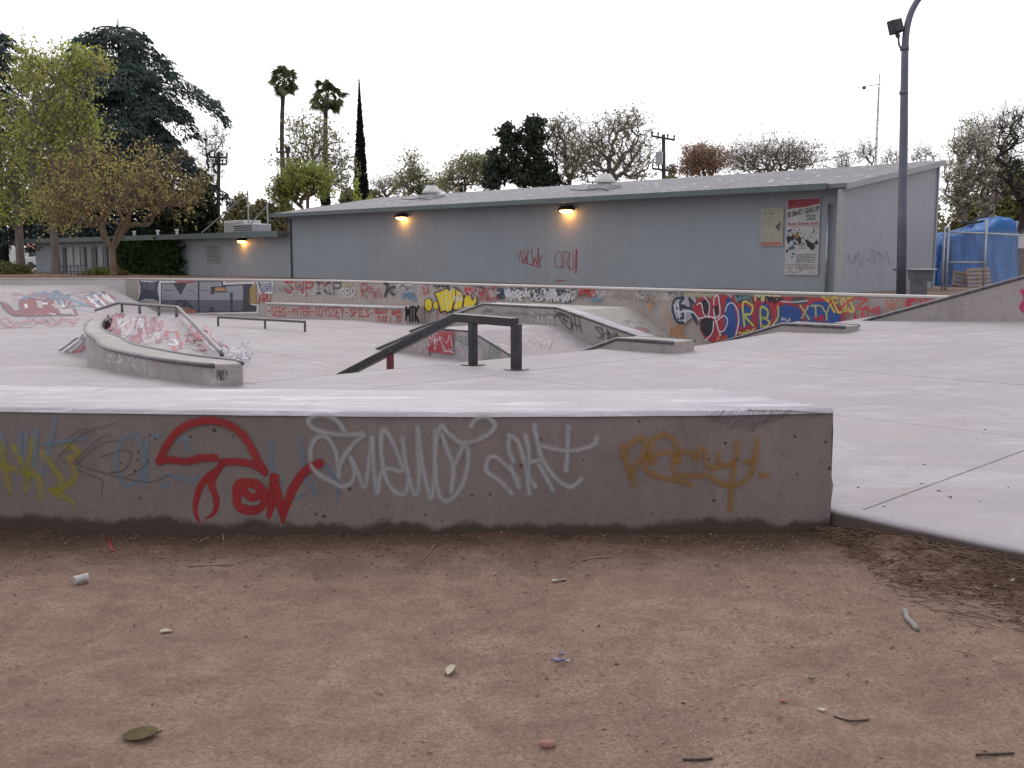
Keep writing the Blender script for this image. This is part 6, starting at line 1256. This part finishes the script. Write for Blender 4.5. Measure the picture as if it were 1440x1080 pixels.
    pallet(1351, 400, .42, .42, 28.1, .35, .22, M_pal2, 'darker weathered pallet tilted beside the pale one', 4)
    # chain link gate
    D = 25.6; zb = .68; t = thing('chain_link_gate', pY(1334, 410, D), 'galvanised chain link gate in front of the blue tarp', 'gate'); g = [(1329, 318), (1334.5, 318), (1388, 308)]
    for a, b_ in g: A = pY(a, b_, D); MB().tube([(A.x, D, zb - .1), A], .032, 8).build('post', M_galv, t, smooth=True)
    A = pY(1334.5, 326.5, D); B = pY(1460, 332, D + .6); MB().tube([A, pY(1388, 328.5, D), B], .024, 8).build('top_rail', M_galv, t, smooth=True)
    MB().tube([pY(1334.5, 369, D), pY(1388, 369, D)], .022, 8).build('middle_rail', M_galv, t, smooth=True)
    xa, xb = A.x, B.x; zt = A.z; p0, p1 = [], []
    for k in np.arange(-2., xb - xa, .055):
        for s_ in (1, -1):
            L = zt - zb; s0, s1 = max(0, -k / L if True else 0), min(1, (xb - xa - k) / L)
            if s1 <= s0: continue
            if s_ == 1: p0.append((xa + k + L * s0, D, zb + L * s0)); p1.append((xa + k + L * s1, D, zb + L * s1))
            else: p0.append((xa + k + L * s0, D + .004, zt - L * s0)); p1.append((xa + k + L * s1, D + .004, zt - L * s1))
    V, Fq = segmesh(np.array(p0), np.array(p1), np.full(len(p0), .0022), np.full(len(p0), .0022), 3); npmesh('wire_mesh', V, Fq, M_galv, t)
    m = MB()
    for k in np.arange(xa, xb, .06): m.tube([(k, D, zt - .02), (k + .02, D, zt + .07)], .004, 3)
    m.build('wire_ends', M_galv, t)
    # board fence, white panel and shed at the right edge
    D = 33.; t = thing('board_fence', pY(1436, 392, D), 'grey brown board fence at the right edge behind the tarp', 'fence'); M_bd = mottled('fence_boards', (.13, .1, .085), (.09, .07, .06), 3, .9, 30)
    for k in range(18):
        x = (1424 - 720) / F * D + k * .15; MB().box((x, D, .6), .138, .03, 1.25 + .02 * math.sin(k * 5), 0).build('board', M_bd, t)
    MB().box(((1424 - 720) / F * D + 1.3, D + .05, 1.3), 2.7, .04, .09).build('rail', M_bd, t)
    c = pY(1437, 349, 32.6); t = thing('white_panel', c, 'plain white board hanging above the fence at the right edge', 'board'); MB().box(c, .8, .03, .38).build('panel', M_white, t); MB().box(c + Vector((-.3, .05, -1.2)), .06, .05, 1.5).build('post', M_galv, t); MB().box(c + Vector((.3, .05, -1.2)), .06, .05, 1.5).build('post', M_galv, t)
    D = 37.; t = thing('shed', pY(1450, 390, D), 'small shed with pale grey roof at the right edge beyond the fence', 'shed'); e0, e1 = pY(1418, 331, D), pY(1500, 331, D)
    MB().box(((e0.x + e1.x) / 2 + .2, D + 1.2, .5), e1.x - e0.x - .1, 2, e0.z - .5).build('wall', plain('shed_wall', (.2, .18, .165), .8), t)
    z2 = pY(1440, 313, D).z; MB().loft([[Vector((x, D - .1, e0.z)), Vector((x, D + 1.3, z2 + .1)), Vector((x, D + 2.7, e0.z)), Vector((x, D + 2.7, e0.z - .06)), Vector((x, D + 1.3, z2 + .03)), Vector((x, D - .1, e0.z - .08))] for x in (e0.x, e1.x)]).build('roof', plain('shed_roof', (.24, .24, .25), .7), t)
    # house and cars far left
    D = 112.; t = thing('house', pY(20, 375, D), 'low house with red tiled hip roof far behind the left trees', 'house'); a, b_ = pY(-60, 350, D), pY(68, 351, D); r0, r1 = pY(-30, 331, D + 4), pY(34, 332, D + 4)
    E0, E1, E2, E3 = Vector((a.x, D - .6, a.z)), Vector((b_.x, D - .6, a.z)), Vector((b_.x, D + 9, a.z)), Vector((a.x, D + 9, a.z)); M_tile = mottled('red_roof_tiles', (.3, .11, .075), (.22, .08, .06), 2, .85, 8)
    MB().add([E0, E1, E2, E3, r0, r1], [(0, 1, 5, 4), (1, 2, 5), (2, 3, 4, 5), (3, 0, 4), (3, 2, 1, 0)]).build('roof', M_tile, t)
    MB().box(((a.x + b_.x) / 2, D + 4.2, .1), b_.x - a.x - 1.4, 8.4, a.z - .12).build('wall', plain('dark_house_wall', (.09, .075, .065), .9), t)  # house wall in a dark base colour
    for px in (10, 28, 46): c = pY(px, 370, D); MB().box((c.x, D - .03, .9), 1.3, .06, 1.0).build('window', M_glass, t)
    def car(px, D, L, H, paintc, label, van=False, wd=1.75):
        x = (px - 720) / F * D; zg = .7 - min(1, max(0, (D - 50) / 60)) * .32 + .03; t = thing('parked_car', (x, D, zg), label, 'van' if van else 'car', 'cars parked in the far lot'); M_ = mottled('car_paint', paintc, tuple(c * .9 for c in paintc), 2, .25, 20)
        if van: prof = [(-.5, .22), (-.5, .55), (-.44, .6), (-.3, .98), (.46, 1.), (.5, .9), (.5, .22)]
        else: prof = [(-.5, .2), (-.5, .5), (-.46, .58), (-.22, .62), (-.1, .98), (.24, 1.), (.38, .64), (.48, .62), (.5, .5), (.5, .2)]
        ring = lambda y, s_: [Vector((x + a * L, D + y, zg + (b_ if b_ < .6 or not s_ else .6 + (b_ - .6) * 1) * H)) for a, b_ in prof]
        def rg(y, sh): return [Vector((x + a * (1 - sh * (b_ > .6)) * L, D + y * (1 - .14 * (b_ > .9)), zg + b_ * H)) for a, b_ in prof]
        MB().loft([rg(-wd / 2, .03), rg(-wd / 2 + .06, 0), rg(wd / 2 - .06, 0), rg(wd / 2, .03)]).build('body', M_, t, bevel=.05)
        ws = [(-.26, .66, -.14, .92, .02, .92, .02, .66), (.05, .66, .05, .92, .3 if van else .2, .92, .32 if van else .3, .66)]
        for w_ in ws: MB().add([Vector((x + w_[i] * L, D - wd / 2 - .015 + .07 * (w_[i + 1] > .8), zg + w_[i + 1] * H)) for i in (0, 2, 4, 6)], [(0, 1, 2, 3)]).build('window', M_glass, t)
        for sx in (-.31, .31):
            for sy in (-1, 1):
                c = Vector((x + sx * L, D + sy * (wd / 2 - .06), zg + .3)); MB().loft([[c + Vector((.31 * math.cos(q), dy, .31 * math.sin(q))) for q in [2 * math.pi * i / 16 for i in range(16)]] for dy in (-.1, .1)]).build('wheel', M_dark, t)
        MB().box((x - .5 * L - .01, D - .5, zg + .42 * H), .03, .25, .13).build('headlight', M_white, t); MB().box((x - .5 * L - .01, D + .5, zg + .42 * H), .03, .25, .13).build('headlight', M_white, t)
    car(2, 92, 4.8, 2.0, (.62, .62, .62), 'white van parked at the far left edge', True); car(49, 95, 4.6, 1.4, (.02, .022, .05), 'dark blue parked car between the two left trunks'); car(76, 90, 4.4, 1.7, (.6, .6, .6), 'white parked car half hidden behind the second trunk')
    xs = np.linspace(-75, -35, 12); ys = np.linspace(80, 110, 8); X, Y = np.meshgrid(xs, ys); h = .7 - np.clip((Y - 50) / 60, 0, 1) * .32 + .03; V = np.stack([X, Y, h], -1).reshape(-1, 3); i = np.arange(96).reshape(8, 12)
    struct(npmesh('parking_lot', V, np.stack([i[:-1, :-1], i[:-1, 1:], i[1:, 1:], i[1:, :-1]], -1).reshape(-1, 4), mottled('pale_asphalt', (.3, .3, .29), (.24, .24, .235), 1, .9, 30)))
    D = 45.; t = thing('low_railing', pY(100, 385, D), 'low pipe railing in front of the annex doors', 'railing')
    for px in (88, 99, 109, 122): A = pY(px, 373, D); MB().tube([(A.x, D, .5), A], .03, 6).build('post', M_steel, t)
    MB().tube([pY(86, 374, D), pY(124, 373.5, D)], .028, 6).build('rail', M_steel, t); MB().tube([pY(86, 382, D), pY(124, 382, D)], .024, 6).build('rail', M_steel, t)
build_furniture()

# ------------------------------------------------------------------ litter on the dirt
def build_litter():
    gp = lambda px, py: pz(px, py, .0)
    def at(px, py):
        p = gp(px, py); return Vector((p.x, p.y, dirt_h(p.x, p.y)))
    def sheet(name, px, py, poly, m, label, cat, lift=.006, curl=.006, th=.002, seed=1):
        rr = random.Random(seed); c = at(px, py); s_ = 1 / (F / math.hypot(c.y, 1.5)); pts = [Vector((c.x + x * s_, c.y + y * s_ * 1.9, 0)) for x, y in poly]; m1 = MB()
        up = [Vector((p.x, p.y, c.z + lift + rr.uniform(0, curl))) for p in pts]; ctr = sum(up, Vector()) / len(up) + Vector((0, 0, -curl * .3)); n = len(up)
        lo = [p - Vector((0, 0, th)) for p in up]; m1.add(up + [ctr] + lo + [ctr - Vector((0, 0, th))], [(i, (i + 1) % n, n) for i in range(n)] + [(n + 1 + (i + 1) % n, n + 1 + i, 2 * n + 1) for i in range(n)] + [(i, n + 1 + i, n + 1 + (i + 1) % n, (i + 1) % n) for i in range(n)])
        return tag(m1.build(name, m, None), label, cat)
    M_leafg = mottled('drying_leaf', (.085, .075, .012), (.05, .022, .008), 14, .9, 60)
    o = sheet('fallen_leaf', 198, 1042, [(-23, -1), (-17, 5), (-5, 11), (8, 12), (18, 8), (22, 3), (17, -3), (7, -9), (-8, -9), (-19, -6)], M_leafg, 'large olive brown fallen leaf at the lower left', 'leaf', .014, .004)
    p = [at(220, 1040), at(228, 1035)]; MB().tube([q + Vector((0, 0, .012)) for q in p], .003, 5).build('stalk', M_leafg, o)
    M_pl = plain('grimy_white_plastic', (.42, .42, .43), .45); M_cr = plain('cream_paper', (.42, .37, .26), .8); M_wh = plain('white_scrap', (.62, .58, .54), .7); M_pu = plain('violet_plastic', (.13, .11, .22), .4); M_tw = plain('dry_twig', (.26, .19, .14), .9); M_dt = plain('dark_twig', (.06, .045, .035), .9); M_rs = plain('red_plastic', (.4, .03, .03), .4); M_gs = plain('weathered_grey_wood', (.24, .22, .21), .9)
    a, b = at(105, 827), at(124, 823); m = MB(); m.tube([a + Vector((0, 0, .022)), a.lerp(b, .5) + Vector((0, .004, .026)), b + Vector((0, 0, .024))], [.02, .017, .022], 10); tag(m.build('crumpled_wrapper', M_pl, None, smooth=False), 'crumpled white plastic cap lying on the dirt at the left', 'litter')
    sheet('paper_scrap', 233, 890, [(-7, -1), (-2, 3), (6, 3), (8, 1), (3, -3), (-5, -4)], M_cr, 'small cream chip on the dirt right of the white cap', 'litter', .008, .008, .004, 2)
    sheet('paper_scrap', 632, 947, [(-6, 2), (0, 7), (7, 9), (7, 2), (4, -6), (-2, -6)], M_cr, 'cream torn paper scrap in the middle of the dirt', 'litter', .01, .02, .003, 3)
    sheet('wrapper', 786, 819, [(-11, -1), (-8, 2), (-3, 1), (3, 2), (9, 4), (11, 2), (7, -1), (0, -1), (-6, -3)], M_wh, 'white twisted wrapper on the dirt below the white letters', 'litter', .008, .01, .004, 4)
    sheet('plastic_strip', 788, 926, [(-13, 2), (-4, 3), (4, 0), (13, -2), (11, -4), (2, -2), (-6, 0)], M_pu, 'thin violet plastic strip on the dirt', 'litter', .006, .012, .002, 5)
    sheet('plastic_strip', 789, 917, [(-4, 1), (2, 2), (4, 0), (-1, -1)], M_pu, 'tiny violet plastic fragment just above the longer strip', 'litter', .004, .008, .002, 6)
    sheet('paper_scrap', 1155, 999, [(-6, 1), (0, 3), (7, 0), (2, -2)], M_cr, 'small curled brown chip at the lower right', 'litter', .008, .008, .003, 7)
    sheet('paper_scrap', 1101, 986, [(-6, 0), (0, 3), (6, 1), (3, -2)], plain('rust_chip', (.3, .13, .09), .9), 'rust coloured chip at the right of the dirt', 'litter', .006, .006, .003, 8)
    sheet('paper_scrap', 1140, 955, [(-5, 0), (0, 2), (5, 0), (0, -2)], M_dt, 'dark curled chip above the rust coloured one', 'litter', .01, .004, .003, 9)
    def stick(name, pts, r_, m_, label, cat='twig', n=7):
        P = [at(*q) + Vector((0, 0, r_ * .7 + .002)) for q in pts]; tag(MB().tube(smooth_path(P, 3), r_, n).build(name, m_, None, smooth=True), label, cat)
    stick('stick', [(1272, 865), (1276, 874), (1283, 884), (1290, 892)], .011, M_gs, 'short thick grey stick on the dirt at the right', 'stick', 9)
    stick('straw', [(153, 753), (158, 769)], .006, M_rs, 'red straw piece at the foot of the ledge under the blue scrawl', 'litter')
    stick('twig', [(1397, 829), (1412, 826), (1432, 820)], .005, M_wh, 'pale straight twig near the slab edge at the right')
    stick('twig', [(1372, 1064), (1400, 1064), (1426, 1063)], .004, M_dt, 'dark twig at the bottom right corner')
    stick('twig', [(1172, 1008), (1195, 1011), (1222, 1012)], .003, M_dt, 'thin dark twig right of the curled brown chip')
    stick('twig', [(590, 789), (601, 781), (611, 770)], .004, M_tw, 'pale twig standing at the foot of the ledge below the letters')
    stick('twig', [(818, 790), (838, 788), (860, 787)], .004, M_tw, 'long straw coloured twig lying along the ledge foot')
    stick('twig', [(262, 797), (300, 794), (330, 793)], .003, M_tw, 'thin straw stalk on the dirt left of the red letters')
    stick('twig', [(960, 1072), (985, 1071), (1002, 1070)], .004, M_dt, 'dark twig at the bottom edge right of centre')
    stick('twig', [(280, 757), (295, 749), (312, 748), (314, 757)], .004, M_tw, 'bent pale twig under the red stem')
    c = at(770, 1054); m = MB(); r = np.random.default_rng(3)
    m.loft([[c + Vector((.026 * s_ * math.cos(q) * (1 + .2 * math.sin(q * 3)), .016 * s_ * math.sin(q), z)) for q in [2 * math.pi * i / 10 for i in range(10)]] for s_, z in ((.8, 0), (1, .008), (.8, .017), (.3, .021))]); tag(m.build('stone', plain('pink_stone', (.33, .16, .14), .8), None), 'small pinkish stone at the bottom centre', 'stone')
    # uncountable: grit, bark chips and needles
    r = np.random.default_rng(17)
    def chips(n, xs, ys, size, dens):
        X = r.uniform(*xs, n); Y = r.uniform(*ys, n); k = r.random(n) < dens(X, Y); X, Y = X[k], Y[k]; return np.stack([X, Y, dirt_height(X, Y) + size * .25], -1)
    def octa(P, sx, sy, sz):
        n = len(P); a = r.random(n) * 6.28; c, s_ = np.cos(a), np.sin(a); sx, sy, sz = (v * r.uniform(.5, 1.5, n) for v in (sx, sy, sz)); z = np.zeros(n)
        o = [np.stack([c * sx, s_ * sx, z], -1), np.stack([-s_ * sy, c * sy, z], -1), -np.stack([c * sx, s_ * sx, z], -1), -np.stack([-s_ * sy, c * sy, z], -1), np.stack([z, z, sz], -1), np.stack([z, z, -sz], -1)]
        V = np.stack([P + q for q in o], 1).reshape(-1, 3); b = (np.arange(n) * 6)[:, None]; Fq = np.concatenate([b + np.array([[i, (i + 1) % 4, 4]]) for i in range(4)] + [b + np.array([[(i + 1) % 4, i, 5]]) for i in range(4)], 0); return V, Fq
    patchy = lambda X, Y: .12 + .88 * np.clip(vnoise(X * 1.6 + 30, Y * 1.6 + 30, 21) * 2.4 - .9, 0, 1)
    P = chips(30000, (-4, 4.2), (2.2, 5.5), .002, patchy); V, Fq = octa(P, .0032, .0024, .0016); struct(npmesh('grit', V, Fq, leafmat('grit', (.09, .062, .05), (.26, .19, .155), (.14, .1, .08), 0)), 'stuff')
    P = chips(3600, (-4, 4.2), (2.2, 5.5), .003, lambda X, Y: .25 + .75 * patchy(X, Y)); V, Fq = octa(P, .0045, .0035, .003); struct(npmesh('pale_grit', V, Fq, leafmat('pale_grit', (.35, .31, .29), (.5, .46, .44), (.3, .2, .16), 0)), 'stuff')
    foot = lambda X, Y: np.exp(-np.clip(np.polyval(_cf, X) - .03 - Y, 0, 9) / .16) * (X < 1.85) * (Y < np.polyval(_cf, X) - .01)
    P = chips(26000, (-4, 1.9), (4.7, 5.75), .004, lambda X, Y: foot(X, Y) * (.25 + .75 * vnoise(X * 2.2, Y * 2.2, 22))); V, Fq = octa(P, .014, .0045, .003); struct(npmesh('bark_chips', V, Fq, leafmat('bark_chips', (.07, .04, .028), (.24, .14, .085), (.12, .065, .045), 0)), 'stuff')
    def kd(X, Y): uu = (X + Y) * S; vv = (Y - X) * S; return 5.2 + (vv - 2.6) * .1 - uu
    P = chips(60000, (1.7, 4.4), (2.6, 5.6), .006, lambda X, Y: np.exp(-np.clip(kd(X, Y) - .02, 0, 9) / .26) * (kd(X, Y) > .01) * (.15 + .85 * np.clip(2 * vnoise(X * 3, Y * 3, 23) - .4, 0, 1)))
    n = len(P); a = r.normal(size=n) * .8 - .6; L = r.uniform(.04, .16, n)[:, None] * .5; d = np.stack([np.cos(a), np.sin(a), r.normal(size=n) * .15], -1); P[:, 2] += r.random(n) * .02; V, Fq = segmesh(P - d * L, P + d * L, np.full(n, .0024), np.full(n, .0014), 3)
    struct(npmesh('needle_litter', V, Fq, leafmat('dry_needles', (.075, .045, .03), (.25, .17, .115), (.11, .062, .042), 0)), 'stuff')
    P = chips(9000, (1.7, 4.4), (2.6, 5.6), .006, lambda X, Y: np.exp(-np.clip(kd(X, Y) - .02, 0, 9) / .3) * (kd(X, Y) > .01)); V, Fq = leaf_quads(P, .016, r, facing=np.array([0, 0, 1.]), aspect=1.5); V[:, 2] += .008; struct(npmesh('leaf_crumbs', V, Fq, leafmat('leaf_crumbs', (.13, .06, .042), (.27, .15, .1), (.1, .055, .04), 0)), 'stuff')
    P = chips(2600, (-4, 4.2), (2.2, 5.5), .003, patchy); V, Fq = leaf_quads(P, .0095, r, facing=np.array([0, 0, 1.4]), aspect=2.2); V[:, 2] += .003; struct(npmesh('dry_flakes', V, Fq, leafmat('dry_flakes', (.16, .09, .06), (.27, .18, .13), (.2, .1, .08), 0)), 'stuff')
    # small debris on the slab
    P = []; 
    for px, py in ((1300, 653), (1296, 680), (1243, 712), (1336, 698), (1385, 604), (1373, 616), (1119, 539), (1418, 685), (1378, 705), (1337, 700), (1207, 685), (1320, 690), (1080, 551), (930, 540)): q = pz(px, py, .113); P.append(q)
    V, Fq = octa(np.array([tuple(q) for q in P]), .014, .006, .003); struct(npmesh('slab_crumbs', V, Fq, M_dt), 'stuff')
build_litter()
